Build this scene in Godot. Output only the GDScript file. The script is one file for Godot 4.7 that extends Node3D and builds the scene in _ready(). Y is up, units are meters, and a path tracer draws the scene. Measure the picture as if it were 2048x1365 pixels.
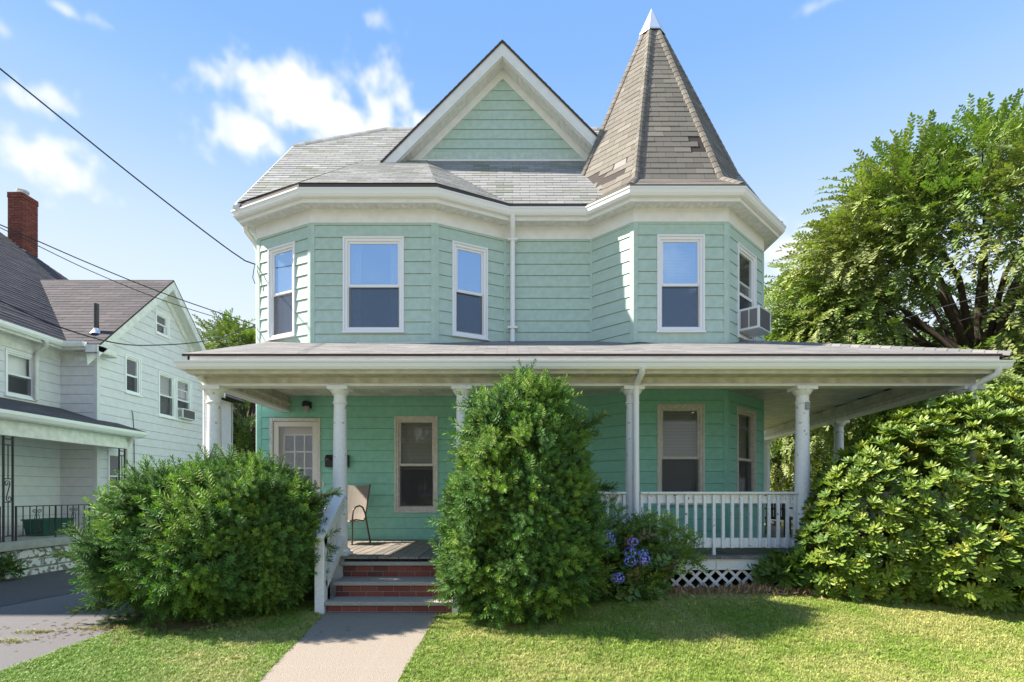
extends Node3D
# A green Victorian house with a corner turret and a wrap-around porch, seen from its front lawn.
# Plan coordinates: X to the right, D metres in front of the lens (z = -D), H metres above the foot of the steps.
const F := 1080.0
const EYE := 1.48
const CX := 1024.0
const CY := 985.0
var rng := RandomNumberGenerator.new()
var mats := {}
var texs := {}
var names := {}
var house: Node3D
var house_tabs := []

class MB:
	var v := PackedVector3Array()
	var n := PackedVector3Array()
	var c := PackedColorArray()
	var col := Color.WHITE
	var colored := false
	func tint(k: Color) -> void:
		col = k
		colored = true
	func tri(a: Vector3, b: Vector3, d: Vector3) -> void:
		var m := (b - a).cross(d - a)
		if m.length_squared() < 1e-16:
			return
		m = m.normalized()
		v.append(a); v.append(d); v.append(b)
		for i in 3:
			n.append(m); c.append(col)
	func trin(a: Vector3, b: Vector3, d: Vector3, na: Vector3, nb: Vector3, nd: Vector3) -> void:
		if (b - a).cross(d - a).dot(na + nb + nd) < 0.0:
			v.append(a); v.append(b); v.append(d)
			n.append(na); n.append(nb); n.append(nd)
		else:
			v.append(a); v.append(d); v.append(b)
			n.append(na); n.append(nd); n.append(nb)
		for i in 3:
			c.append(col)
	func quad(a: Vector3, b: Vector3, d: Vector3, e: Vector3) -> void:
		tri(a, b, d); tri(a, d, e)
	func quadn(a: Vector3, b: Vector3, d: Vector3, e: Vector3, na: Vector3, nb: Vector3, nd: Vector3, ne: Vector3) -> void:
		trin(a, b, d, na, nb, nd); trin(a, d, e, na, nd, ne)
	# box in the axes of t, between two corners
	func box(t: Transform3D, lo: Vector3, hi: Vector3) -> void:
		var p := []
		for k in 8:
			p.append(t * Vector3(hi.x if k & 1 else lo.x, hi.y if k & 2 else lo.y, hi.z if k & 4 else lo.z))
		quad(p[4], p[5], p[7], p[6]); quad(p[1], p[0], p[2], p[3])
		quad(p[5], p[1], p[3], p[7]); quad(p[0], p[4], p[6], p[2])
		quad(p[6], p[7], p[3], p[2]); quad(p[0], p[1], p[5], p[4])
	# box with its four front edges chamfered by e (front = +z of t)
	func cbox(t: Transform3D, lo: Vector3, hi: Vector3, e: float) -> void:
		var a := [t * Vector3(lo.x, lo.y, lo.z), t * Vector3(hi.x, lo.y, lo.z), t * Vector3(hi.x, hi.y, lo.z), t * Vector3(lo.x, hi.y, lo.z)]
		var b := [t * Vector3(lo.x, lo.y, hi.z - e), t * Vector3(hi.x, lo.y, hi.z - e), t * Vector3(hi.x, hi.y, hi.z - e), t * Vector3(lo.x, hi.y, hi.z - e)]
		var d := [t * Vector3(lo.x + e, lo.y + e, hi.z), t * Vector3(hi.x - e, lo.y + e, hi.z), t * Vector3(hi.x - e, hi.y - e, hi.z), t * Vector3(lo.x + e, hi.y - e, hi.z)]
		quad(d[0], d[1], d[2], d[3]); quad(a[3], a[2], a[1], a[0])
		for i in 4:
			var j := (i + 1) % 4
			quad(a[i], a[j], b[j], b[i]); quad(b[i], b[j], d[j], d[i])
	# polygon in the xy plane of t given depth: d0 at y0 running to d1 at y1, standing on z = base
	func slab(pts: PackedVector2Array, t: Transform3D, base: float, d0: float, y0: float, d1: float, y1: float) -> void:
		var area := 0.0
		var k := pts.size()
		for i in k:
			area += pts[i].cross(pts[(i + 1) % k])
		if absf(area) < 1e-6:
			return
		var q := pts.duplicate()
		if area < 0.0:
			q.reverse()
		var f := PackedVector3Array()
		var b := PackedVector3Array()
		for p in q:
			var s := 0.0 if y1 == y0 else clampf((p.y - y0) / (y1 - y0), 0.0, 1.0)
			f.append(t * Vector3(p.x, p.y, base + lerpf(d0, d1, s)))
			b.append(t * Vector3(p.x, p.y, base))
		var idx := Geometry2D.triangulate_polygon(q)
		for i in range(0, idx.size(), 3):
			var x := idx[i]
			var y := idx[i + 1]
			var z := idx[i + 2]
			if (q[y] - q[x]).cross(q[z] - q[x]) < 0.0:
				var w := y
				y = z
				z = w
			tri(f[x], f[y], f[z])
		for i in k:
			var j := (i + 1) % k
			quad(b[i], b[j], f[j], f[i])
	func tube(pts: PackedVector3Array, rad: PackedFloat32Array, sides: int, cap := true) -> void:
		var rings := []
		var up := Vector3.UP
		for i in pts.size():
			var d: Vector3 = (pts[mini(i + 1, pts.size() - 1)] - pts[maxi(i - 1, 0)]).normalized()
			if absf(d.dot(up)) > 0.95:
				up = Vector3.RIGHT if absf(d.dot(Vector3.RIGHT)) < 0.9 else Vector3.BACK
			var s := d.cross(up).normalized()
			var w := s.cross(d).normalized()
			up = w
			var ring := []
			for k in sides:
				var a := TAU * k / sides
				ring.append(s * cos(a) + w * sin(a))
			rings.append(ring)
		for i in pts.size() - 1:
			for k in sides:
				var j := (k + 1) % sides
				var r0: float = rad[mini(i, rad.size() - 1)]
				var r1: float = rad[mini(i + 1, rad.size() - 1)]
				var na: Vector3 = rings[i][k]
				var nb: Vector3 = rings[i][j]
				var nc: Vector3 = rings[i + 1][j]
				var nd: Vector3 = rings[i + 1][k]
				quadn(pts[i] + na * r0, pts[i] + nb * r0, pts[i + 1] + nc * r1, pts[i + 1] + nd * r1, na, nb, nc, nd)
		if cap:
			for e in 2:
				var i: int = 0 if e == 0 else pts.size() - 1
				var r: float = rad[mini(i, rad.size() - 1)]
				for k in range(1, sides - 1):
					tri(pts[i] + rings[i][0] * r, pts[i] + rings[i][k] * r, pts[i] + rings[i][k + 1] * r)
	# profile of (radius, height) turned round the vertical through at
	func lathe(at: Vector3, prof: Array, sides: int) -> void:
		for i in prof.size() - 1:
			var p: Vector2 = prof[i]
			var q: Vector2 = prof[i + 1]
			var sl := Vector2(q.y - p.y, p.x - q.x).normalized()
			for k in sides:
				var a := TAU * k / sides
				var b := TAU * (k + 1) / sides
				var da := Vector3(cos(a), 0, sin(a))
				var db := Vector3(cos(b), 0, sin(b))
				var na := (da * sl.x + Vector3.UP * sl.y).normalized()
				var nb := (db * sl.x + Vector3.UP * sl.y).normalized()
				quadn(at + da * p.x + Vector3.UP * p.y, at + da * q.x + Vector3.UP * q.y, at + db * q.x + Vector3.UP * q.y, at + db * p.x + Vector3.UP * p.y, na, na, nb, nb)
	func mesh(off := Vector3.ZERO) -> ArrayMesh:
		var a := []
		a.resize(Mesh.ARRAY_MAX)
		var w := v
		if off != Vector3.ZERO:
			w = v.duplicate()
			for i in w.size():
				w[i] -= off
		a[Mesh.ARRAY_VERTEX] = w
		a[Mesh.ARRAY_NORMAL] = n
		if colored:
			a[Mesh.ARRAY_COLOR] = c
		var m := ArrayMesh.new()
		m.add_surface_from_arrays(Mesh.PRIMITIVE_TRIANGLES, a)
		return m

func P(x: float, h: float, d: float) -> Vector3:
	return Vector3(x, h, -d)

func pix(px: float, py: float, d: float) -> Vector3:
	return Vector3((px - CX) / F * d, EYE + (CY - py) / F * d, -d)

func ss(a: float, b: float, x: float) -> float:
	var t := clampf((x - a) / (b - a), 0.0, 1.0)
	return t * t * (3.0 - 2.0 * t)

# height of the ground
func gr(x: float, d: float) -> float:
	var h := 0.0
	if d < 6.57:
		h = -0.08 * (6.57 - maxf(d, 1.5))
	return h + 0.17 * ss(-0.5, 1.5, x) * ss(4.6, 7.0, d)

# where the ray of a photo pixel meets the ground
func onground(px: float, py: float) -> Vector3:
	var d := 6.0
	for i in 30:
		d = lerpf(d, (EYE - gr((px - CX) / F * d, d)) * F / (py - CY), 0.6)
	return P((px - CX) / F * d, gr((px - CX) / F * d, d), d)

# frame of an upright face from plan point a to plan point b (going right as seen from outside): x along, y up, z out
func face(a: Vector2, b: Vector2) -> Transform3D:
	var u := Vector3(b.x - a.x, 0, -(b.y - a.y)).normalized()
	return Transform3D(Basis(u, Vector3.UP, u.cross(Vector3.UP)), Vector3(a.x, 0, -a.y))

func off_of(n: Node) -> Vector3:
	var s := Vector3.ZERO
	while n is Node3D and n != self:
		s += (n as Node3D).position
		n = n.get_parent()
	return s

func numbered(called: String) -> String:
	var k: int = names.get(called, 0)
	names[called] = k + 1
	return called if k == 0 else "%s_%03d" % [called, k]

func tag(o: Node, label: String, category: String, group := "") -> void:
	o.set_meta("label", label)
	o.set_meta("category", category)
	if group:
		o.set_meta("group", group)

func thing(called: String, label: String, category: String, at := Vector3.ZERO, group := "") -> Node3D:
	var o := Node3D.new()
	o.name = numbered(called)
	add_child(o)
	o.position = at
	tag(o, label, category, group)
	return o

func obj(called: String, mb: MB, m: Material, parent: Node = self) -> MeshInstance3D:
	var o := MeshInstance3D.new()
	o.name = numbered(called) if parent == self else called
	parent.add_child(o, true)
	if mb.v.size():
		o.mesh = mb.mesh(off_of(parent))
		o.mesh.surface_set_material(0, m)
	return o

func part(called: String, parent: Node) -> Node3D:
	var o := Node3D.new()
	o.name = called
	parent.add_child(o, true)
	return o

func struct(called: String, mb: MB, m: Material) -> MeshInstance3D:
	var o := obj(called, mb, m)
	o.set_meta("kind", "structure")
	return o

func multi(called: String, m: Mesh, mat_: Material, xf: Array, cols: Array, parent: Node) -> MultiMeshInstance3D:
	var mm := MultiMesh.new()
	mm.transform_format = MultiMesh.TRANSFORM_3D
	mm.use_colors = true
	mm.mesh = m
	mm.instance_count = xf.size()
	var off := off_of(parent)
	for i in xf.size():
		var t: Transform3D = xf[i]
		t.origin -= off
		mm.set_instance_transform(i, t)
		mm.set_instance_color(i, cols[i])
	var o := MultiMeshInstance3D.new()
	o.name = numbered(called) if parent == self else called
	parent.add_child(o, true)
	o.multimesh = mm
	o.material_override = mat_
	o.set_meta("kind", "stuff")
	return o

# ---------- textures and materials
func noise_tex(key: String, sd: int, freq: float, lo: float, hi: float, w := 256, h := 256, contrast := 1.0, sy := 0) -> ImageTexture:
	if texs.has(key):
		return texs[key]
	var f := FastNoiseLite.new()
	f.seed = sd
	f.noise_type = FastNoiseLite.TYPE_SIMPLEX_SMOOTH
	f.frequency = freq
	f.fractal_octaves = 4
	var im := f.get_seamless_image(w, sy if sy else h)
	im.convert(Image.FORMAT_L8)
	if sy:
		im.resize(w, h, Image.INTERPOLATE_CUBIC)
	var b := im.get_data()
	for i in b.size():
		var t := clampf((b[i] / 255.0 - 0.5) * contrast + 0.5, 0.0, 1.0)
		b[i] = int(255.0 * lerpf(lo, hi, t))
	var r := ImageTexture.create_from_image(Image.create_from_data(w, h, false, Image.FORMAT_L8, b))
	texs[key] = r
	return r

# two-tone texture: base colour with blotches of another colour where the noise passes a threshold, each with its own ragged outline
func blotch_tex(key: String, sd: int, freq: float, a: Color, b: Color, cut: float, soft: float, size := 512) -> ImageTexture:
	if texs.has(key):
		return texs[key]
	var f := FastNoiseLite.new()
	f.seed = sd
	f.frequency = freq
	f.fractal_octaves = 5
	var im := f.get_seamless_image(size, size)
	im.convert(Image.FORMAT_L8)
	f.seed = sd + 9
	f.frequency = 0.05
	var im2 := f.get_seamless_image(size, size)
	im2.convert(Image.FORMAT_L8)
	var x := im.get_data()
	var y := im2.get_data()
	var out := PackedByteArray()
	out.resize(size * size * 3)
	for i in x.size():
		var t := ss(cut, cut + soft, x[i] / 255.0 + (y[i] / 255.0 - 0.5) * 0.16)
		var g := 0.92 + 0.08 * y[i] / 255.0
		var k := a.lerp(b, t)
		out[i * 3] = int(255.0 * minf(k.r * g, 1.0))
		out[i * 3 + 1] = int(255.0 * minf(k.g * g, 1.0))
		out[i * 3 + 2] = int(255.0 * minf(k.b * g, 1.0))
	var r := ImageTexture.create_from_image(Image.create_from_data(size, size, false, Image.FORMAT_RGB8, out))
	texs[key] = r
	return r

# colour given as linear base colour
func M(key: String, col: Color, rough: float, tex: Texture2D = null, scale := 1.0, bump: Texture2D = null, bump_cm := 0.0, vc := false) -> StandardMaterial3D:
	if mats.has(key):
		return mats[key]
	var m := StandardMaterial3D.new()
	m.resource_name = key
	m.albedo_color = col.linear_to_srgb()
	m.roughness = rough
	m.vertex_color_use_as_albedo = vc
	if tex or bump:
		m.uv1_triplanar = true
		m.uv1_world_triplanar = true
		m.uv1_scale = Vector3.ONE * scale
	if tex:
		m.albedo_texture = tex
	if bump:
		m.heightmap_enabled = true
		m.heightmap_texture = bump
		m.heightmap_scale = bump_cm
	mats[key] = m
	return m

func glass(key: String, metal: float, alpha: float, col: Color) -> StandardMaterial3D:
	if mats.has(key):
		return mats[key]
	var m := StandardMaterial3D.new()
	m.resource_name = key
	m.transparency = BaseMaterial3D.TRANSPARENCY_ALPHA
	var k := col.linear_to_srgb()
	k.a = alpha
	m.albedo_color = k
	m.roughness = 0.03
	m.metallic = metal
	m.metallic_specular = 0.6
	m.cull_mode = BaseMaterial3D.CULL_DISABLED
	mats[key] = m
	return m

func leafmat(key: String, back: Color, rough := 0.55) -> StandardMaterial3D:
	if mats.has(key):
		return mats[key]
	var m := StandardMaterial3D.new()
	m.resource_name = key
	m.vertex_color_use_as_albedo = true
	m.roughness = rough
	m.cull_mode = BaseMaterial3D.CULL_DISABLED
	m.backlight_enabled = true
	m.backlight = back.linear_to_srgb()
	mats[key] = m
	return m

# ---------- generic building pieces
func rect2(x0: float, y0: float, x1: float, y1: float) -> PackedVector2Array:
	return PackedVector2Array([Vector2(x0, y0), Vector2(x1, y0), Vector2(x1, y1), Vector2(x0, y1)])

func bounds2(p: PackedVector2Array) -> Rect2:
	var r := Rect2(p[0], Vector2.ZERO)
	for q in p:
		r = r.expand(q)
	return r

# what is left of poly inside box after the holes are cut out
func cut(poly: PackedVector2Array, box: PackedVector2Array, holes: Array) -> Array:
	var left: Array = []
	left.append_array(Geometry2D.intersect_polygons(poly, box))
	for h in holes:
		var nxt := []
		for p in left:
			for q in Geometry2D.clip_polygons(p, h):
				nxt.append(q)
		left = nxt
	return left

# a wall face: a solid backing sheet with real openings, and clapboards one by one on it
func wall(parent: Node, called: String, t: Transform3D, poly: PackedVector2Array, holes: Array, first: float, pitch: float, m: Material, backing: Material, thick := 0.014, board := "siding_board", joint := 0.0) -> Node3D:
	var ys := [bounds2(poly).position.y, bounds2(poly).end.y]
	for h in holes:
		ys.append(bounds2(h).position.y)
		ys.append(bounds2(h).end.y)
	ys.sort()
	var r := bounds2(poly)
	var mb := MB.new()
	for i in ys.size() - 1:
		if ys[i + 1] - ys[i] > 0.001:
			for p in cut(poly, rect2(r.position.x - 1, ys[i], r.end.x + 1, ys[i + 1]), holes):
				mb.slab(p, t, -0.09, 0.09, 0, 0.09, 1)
	var w := obj(called, mb, backing, parent)
	var y := first
	while y > r.position.y:
		y -= pitch
	while y < r.end.y:
		for p in cut(poly, rect2(r.position.x - 1, y + 0.0055, r.end.x + 1, y + pitch), holes):
			if bounds2(p).size.y < 0.012 or bounds2(p).size.x < 0.012:
				continue
			var pieces := [p]
			var br := bounds2(p)
			if joint > 0.0 and br.size.x > joint:
				var x := br.position.x + rng.randf_range(0.4, 0.7) * joint
				pieces = []
				pieces.append_array(Geometry2D.intersect_polygons(p, rect2(br.position.x - 1, y - 1, x, y + 2)))
				pieces.append_array(Geometry2D.intersect_polygons(p, rect2(x + 0.003, y - 1, br.end.x + 1, y + 2)))
			for q in pieces:
				var b := MB.new()
				b.slab(q, t, 0.001, thick * rng.randf_range(0.93, 1.07), y, 0.003, y + pitch)
				obj(board, b, m, w)
		y += pitch
	return w

# boards round a rectangle
func ring(mb: MB, t: Transform3D, o: Rect2, i: Rect2, z0: float, z1: float, e := 0.003) -> void:
	mb.cbox(t, Vector3(o.position.x, o.position.y, z0), Vector3(i.position.x, o.end.y, z1), e)
	mb.cbox(t, Vector3(i.end.x, o.position.y, z0), Vector3(o.end.x, o.end.y, z1), e)
	mb.cbox(t, Vector3(i.position.x, o.position.y, z0), Vector3(i.end.x, i.position.y, z1 - 0.001), e)
	mb.cbox(t, Vector3(i.position.x, i.end.y, z0), Vector3(i.end.x, o.end.y, z1 - 0.001), e)

func grown(x0: float, y0: float, x1: float, y1: float, g: float) -> Rect2:
	return Rect2(x0 + g, y0 + g, x1 - x0 - 2 * g, y1 - y0 - 2 * g)

func sheet_mb(t: Transform3D, x0: float, y0: float, x1: float, y1: float, z: float) -> MB:
	var mb := MB.new()
	mb.quad(t * Vector3(x0, y0, z), t * Vector3(x1, y0, z), t * Vector3(x1, y1, z), t * Vector3(x0, y1, z))
	return mb

# double-hung window; the rectangle is the outside of its casing. o: frame material, glass, low (lower glass), blind, curtain, screen, mid (height of the meeting rail, 0..1), raise
func window(parent: Node, t: Transform3D, x0: float, y0: float, x1: float, y1: float, o: Dictionary) -> Node3D:
	var fm: Material = o.frame
	var cw: float = o.get("casing", 0.045)
	var mb := MB.new()
	ring(mb, t, grown(x0, y0, x1, y1, 0), grown(x0, y0, x1, y1, cw), -0.06, o.get("proud", 0.03), 0.005)
	var w := obj("window", mb, o.get("casing_mat", fm), parent)
	mb = MB.new()
	var fw: float = o.get("fw", 0.04)
	var j := grown(x0, y0, x1, y1, cw)
	var k := grown(x0, y0, x1, y1, cw + fw)
	ring(mb, t, j, k, -0.08, 0.012, 0.004)
	obj("frame", mb, fm, w)
	mb = MB.new()
	mb.cbox(t, Vector3(x0 - 0.012, y0 - 0.022, -0.02), Vector3(x1 + 0.012, y0 + 0.003, o.get("proud", 0.03) + 0.025), 0.005)
	obj("sill", mb, o.get("casing_mat", fm), w)
	var ym: float = lerpf(k.position.y, k.end.y, o.get("mid", 0.49))
	var lift: float = o.get("raise", 0.0)
	var sw: float = o.get("sash", 0.035)
	var up := Rect2(k.position.x, ym - 0.015, k.size.x, k.end.y - ym + 0.015)
	mb = MB.new()
	ring(mb, t, up, up.grow(-sw), -0.05, -0.015, 0.003)
	var us := obj("upper_sash", mb, fm, w)
	var ui := up.grow(-sw + 0.002)
	obj("pane", sheet_mb(t, ui.position.x, ui.position.y, ui.end.x, ui.end.y, -0.032), o.glass, us)
	var lo := Rect2(k.position.x, k.position.y + lift, k.size.x, ym + 0.015 - k.position.y)
	mb = MB.new()
	ring(mb, t, lo, lo.grow(-sw), -0.088, -0.053, 0.003)
	var ls := obj("lower_sash", mb, fm, w)
	var li := lo.grow(-sw + 0.002)
	obj("pane", sheet_mb(t, li.position.x, li.position.y, li.end.x, li.end.y, -0.07), o.get("low", o.glass), ls)
	if o.get("screen", true):
		mb = MB.new()
		var sr := Rect2(k.position.x + 0.002, k.position.y + lift * 0, k.size.x - 0.004, ym - k.position.y - 0.012)
		ring(mb, t, sr, sr.grow(-0.014), -0.03, -0.02, 0.002)
		var sc := obj("screen_frame", mb, o.get("screen_frame", fm), w)
		var si := sr.grow(-0.012)
		obj("screen", sheet_mb(t, si.position.x, si.position.y, si.end.x, si.end.y, -0.025), mats["insect_screen"], sc)
	if o.has("blind"):
		mb = MB.new()
		var y: float = k.end.y - 0.03
		var stop: float = lerpf(k.position.y, k.end.y, o.blind)
		while y > stop:
			var a := t * Vector3(k.position.x + 0.01, y, -0.13)
			var b := t * Vector3(k.end.x - 0.01, y, -0.13)
			var dn := t.basis * Vector3(0, -0.021, 0.012)
			mb.quad(a, b, b + dn, a + dn)
			y -= 0.025
		mb.cbox(t, Vector3(k.position.x + 0.005, k.end.y - 0.04, -0.15), Vector3(k.end.x - 0.005, k.end.y, -0.1), 0.003)
		mb.cbox(t, Vector3(k.position.x + 0.01, stop - 0.02, -0.14), Vector3(k.end.x - 0.01, stop, -0.115), 0.003)
		obj("blind", mb, o.get("blind_mat", mats["blind"]), w)
	if o.has("curtain"):
		for side in 2:
			mb = MB.new()
			var cwid: float = o.curtain
			var xs: float = k.position.x if side == 0 else k.end.x - cwid
			var q := 14
			for i in q:
				var xa := xs + cwid * i / q
				var xb := xs + cwid * (i + 1) / q
				var za := -0.15 + 0.018 * sin(i * 1.9)
				var zb := -0.15 + 0.018 * sin((i + 1) * 1.9)
				var lean := 0.02 * (1 if side == 0 else -1)
				mb.quad(t * Vector3(xa - lean, k.position.y, za), t * Vector3(xb - lean, k.position.y, zb), t * Vector3(xb, k.end.y, zb), t * Vector3(xa, k.end.y, za))
			obj("curtain", mb, mats["curtain"], w)
	if o.has("shade"):
		obj("roller_shade", sheet_mb(t, k.position.x, lerpf(k.position.y, k.end.y, o.shade), k.end.x, k.end.y, -0.13), mats["curtain"], w)
	return w

func hole_of(x0: float, y0: float, x1: float, y1: float) -> PackedVector2Array:
	return rect2(x0 + 0.015, y0 + 0.015, x1 - 0.015, y1 - 0.015)

# a profile of (out, height) points carried along a plan path, one mesh for each straight run, mitred at the corners
func sweep(parent: Node, called: String, path: Array, prof: Array, m: Material, caps := true) -> Array:
	var mit := []
	for i in path.size():
		var n1 := Vector2.ZERO
		var n2 := Vector2.ZERO
		if i > 0:
			var d: Vector2 = (path[i] - path[i - 1]).normalized()
			n1 = Vector2(d.y, -d.x)
		if i < path.size() - 1:
			var d: Vector2 = (path[i + 1] - path[i]).normalized()
			n2 = Vector2(d.y, -d.x)
		if i == 0:
			n1 = n2
		if i == path.size() - 1:
			n2 = n1
		mit.append((n1 + n2) / (1.0 + n1.dot(n2)))
	var out := []
	for i in path.size() - 1:
		var mb := MB.new()
		var a := []
		var b := []
		for p in prof:
			var pa: Vector2 = path[i] + mit[i] * p.x
			var pb: Vector2 = path[i + 1] + mit[i + 1] * p.x
			a.append(P(pa.x, p.y, pa.y))
			b.append(P(pb.x, p.y, pb.y))
		var k := prof.size()
		for q in k:
			mb.quad(a[q], b[q], b[(q + 1) % k], a[(q + 1) % k])
		if caps:
			for q in range(1, k - 1):
				mb.tri(a[0], a[q], a[q + 1])
				mb.tri(b[0], b[q + 1], b[q])
		out.append(obj(called, mb, m, parent))
	return out

# narrow soffit boards between the two offsets, under a path
func soffit(parent: Node, path: Array, in_: float, out_: float, h: float, step: float, m: Material) -> void:
	for i in path.size() - 1:
		var d: Vector2 = path[i + 1] - path[i]
		var len := d.length()
		d = d.normalized()
		var nn := Vector2(d.y, -d.x)
		# trim the run at the mitres
		var lim := [0.0, len]
		var sl := [0.0, 0.0]
		if i > 0:
			var e: Vector2 = (path[i] - path[i - 1]).normalized()
			var nm: Vector2 = (Vector2(e.y, -e.x) + nn) / (1.0 + Vector2(e.y, -e.x).dot(nn))
			sl[0] = nm.dot(d)
		if i < path.size() - 2:
			var e: Vector2 = (path[i + 2] - path[i + 1]).normalized()
			var nm: Vector2 = (Vector2(e.y, -e.x) + nn) / (1.0 + Vector2(e.y, -e.x).dot(nn))
			sl[1] = nm.dot(d)
		var run := PackedVector2Array([Vector2(lim[0] + sl[0] * in_, in_), Vector2(lim[1] + sl[1] * in_, in_), Vector2(lim[1] + sl[1] * out_, out_), Vector2(lim[0] + sl[0] * out_, out_)])
		var u := Vector3(d.x, 0, -d.y)
		var v := Vector3(nn.x, 0, -nn.y)
		var t := Transform3D(Basis(u, v, u.cross(v)), P(path[i].x, h, path[i].y))
		var mb := MB.new()
		mb.slab(run, t, 0.006 if t.basis.z.y > 0 else -0.03, 0.02, 0, 0.02, 1)
		var r := bounds2(run)
		var x := r.position.x
		while x < r.end.x:
			for p in Geometry2D.intersect_polygons(run, rect2(x + 0.006, in_ - 0.1, x + step, out_ + 0.1)):
				mb.slab(p, t, 0.0 if t.basis.z.y > 0 else -0.008, 0.008, 0, 0.008, 1)
			x += step
		obj("soffit", mb, m, parent)

# frame of a sloping plane through three or more points: x level, y up the slope, z out
func slope_frame(pts: Array) -> Transform3D:
	var n: Vector3 = (pts[1] - pts[0]).cross(pts[2] - pts[0]).normalized()
	if n.y < 0:
		n = -n
	var u := Vector3.UP.cross(n).normalized()
	var v := n.cross(u)
	var lo: Vector3 = pts[0]
	for p in pts:
		if p.y < lo.y:
			lo = p
	return Transform3D(Basis(u, v, n), lo)

# collects the shingle tabs of one roof plane: [polygon, frame, y, height, colour, weight, parent]
func shingles(parent: Node, pts: Array, holes3: Array, row: float, tab: float, cols: Array, sink: Array, skip := 0.0, deck: Material = null) -> void:
	var t := slope_frame(pts)
	var inv := t.affine_inverse()
	var poly := PackedVector2Array()
	for p in pts:
		var q: Vector3 = inv * (p as Vector3)
		poly.append(Vector2(q.x, q.y))
	var holes := []
	for hp in holes3:
		var h := PackedVector2Array()
		for p in hp:
			var q: Vector3 = inv * (p as Vector3)
			h.append(Vector2(q.x, q.y))
		holes.append(h)
	if deck:
		var mb := MB.new()
		for p in cut(poly, rect2(-99, -99, 99, 99), holes):
			mb.slab(p, t, -0.03, 0.03, 0, 0.03, 1)
		obj("roof_deck", mb, deck, parent)
	var r := bounds2(poly)
	var y := r.position.y
	var k := 0
	var eye := Vector3(0, EYE, 0)
	while y < r.end.y:
		var x := r.position.x - tab * (0.5 if k % 2 else 0.0) - rng.randf() * 0.1 * tab
		while x < r.end.x:
			var w := tab
			for p in cut(poly, rect2(x + 0.003, y - (0.0 if k else 0.012), x + w - 0.002, y + row), holes):
				if bounds2(p).size.x < 0.01 or bounds2(p).size.y < 0.01:
					continue
				if skip > 0.0 and rng.randf() < skip:
					continue
				var mid: Vector3 = t * Vector3(bounds2(p).get_center().x, bounds2(p).get_center().y, 0)
				var dir := mid - eye
				var area := bounds2(p).get_area()
				var c: Color = cols[rng.randi() % cols.size()]
				if rng.randf() < 0.5:
					c = cols[0]
				c = c * rng.randf_range(0.9, 1.1)
				sink.append([p, t, y, row, c, area * absf(t.basis.z.dot(dir.normalized())) / dir.length_squared(), parent, 0.25 if t.basis.z.y > 0.93 else 1.0])
			x += w
		y += row
		k += 1

func lay_shingles(sink: Array, most: int, m: Material, thick := 0.008) -> void:
	sink.sort_custom(func(a, b): return a[5] > b[5])
	var rest := {}
	for i in sink.size():
		var s: Array = sink[i]
		var mb: MB
		if i < most:
			mb = MB.new()
		else:
			if not rest.has(s[6]):
				rest[s[6]] = MB.new()
			mb = rest[s[6]]
		mb.tint(Color(s[4].r, s[4].g, s[4].b))
		mb.slab(s[0], s[1], 0.001, thick * rng.randf_range(0.8, 1.3) * s[7], s[2], 0.002 * s[7], s[2] + s[3])
		if i < most:
			obj("shingle", mb, m, s[6])
	for p in rest:
		var o := obj("shingle_field", rest[p], m, p)
		o.set_meta("kind", "stuff")

# rounded cap along a hip or a ridge, in short overlapping lengths
func hip_cap(parent: Node, a: Vector3, b: Vector3, rad: float, m: Material, cols: Array, called := "hip_cap", drop := 0.35) -> void:
	var mb := MB.new()
	var d := (b - a)
	var len := d.length()
	d = d / len
	var s := d.cross(Vector3.UP).normalized()
	var w := s.cross(d).normalized()
	var k := int(len / 0.13)
	for i in k:
		var c: Color = cols[rng.randi() % cols.size()]
		mb.tint(Color(c.r, c.g, c.b))
		var p0 := a + d * (len * i / k)
		var p1 := a + d * (len * (i + 1.15) / k)
		var r0 := rad * 1.12
		var r1 := rad * 0.94
		for j in 6:
			var aa := lerpf(-0.15, PI + 0.15, j / 6.0)
			var ab := lerpf(-0.15, PI + 0.15, (j + 1) / 6.0)
			var ca := s * cos(aa) + w * (sin(aa) * 0.45 - absf(cos(aa)) * drop)
			var cb := s * cos(ab) + w * (sin(ab) * 0.45 - absf(cos(ab)) * drop)
			mb.quad(p0 + cb * r0, p0 + ca * r0, p1 + ca * r1, p1 + cb * r1)
			mb.tri(p0, p0 + ca * r0, p0 + cb * r0)
	obj(called, mb, m, parent)

func pipe_path(pts: Array, r: float, called: String, m: Material, parent: Node, sides := 8) -> MeshInstance3D:
	var mb := MB.new()
	mb.tube(PackedVector3Array(pts), PackedFloat32Array([r]), sides)
	return obj(called, mb, m, parent)

# square-section pipe through points
func spout(pts: Array, w: float, called: String, m: Material, parent: Node) -> MeshInstance3D:
	var mb := MB.new()
	mb.tube(PackedVector3Array(pts), PackedFloat32Array([w * 0.62]), 8)
	return obj(called, mb, m, parent)

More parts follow.
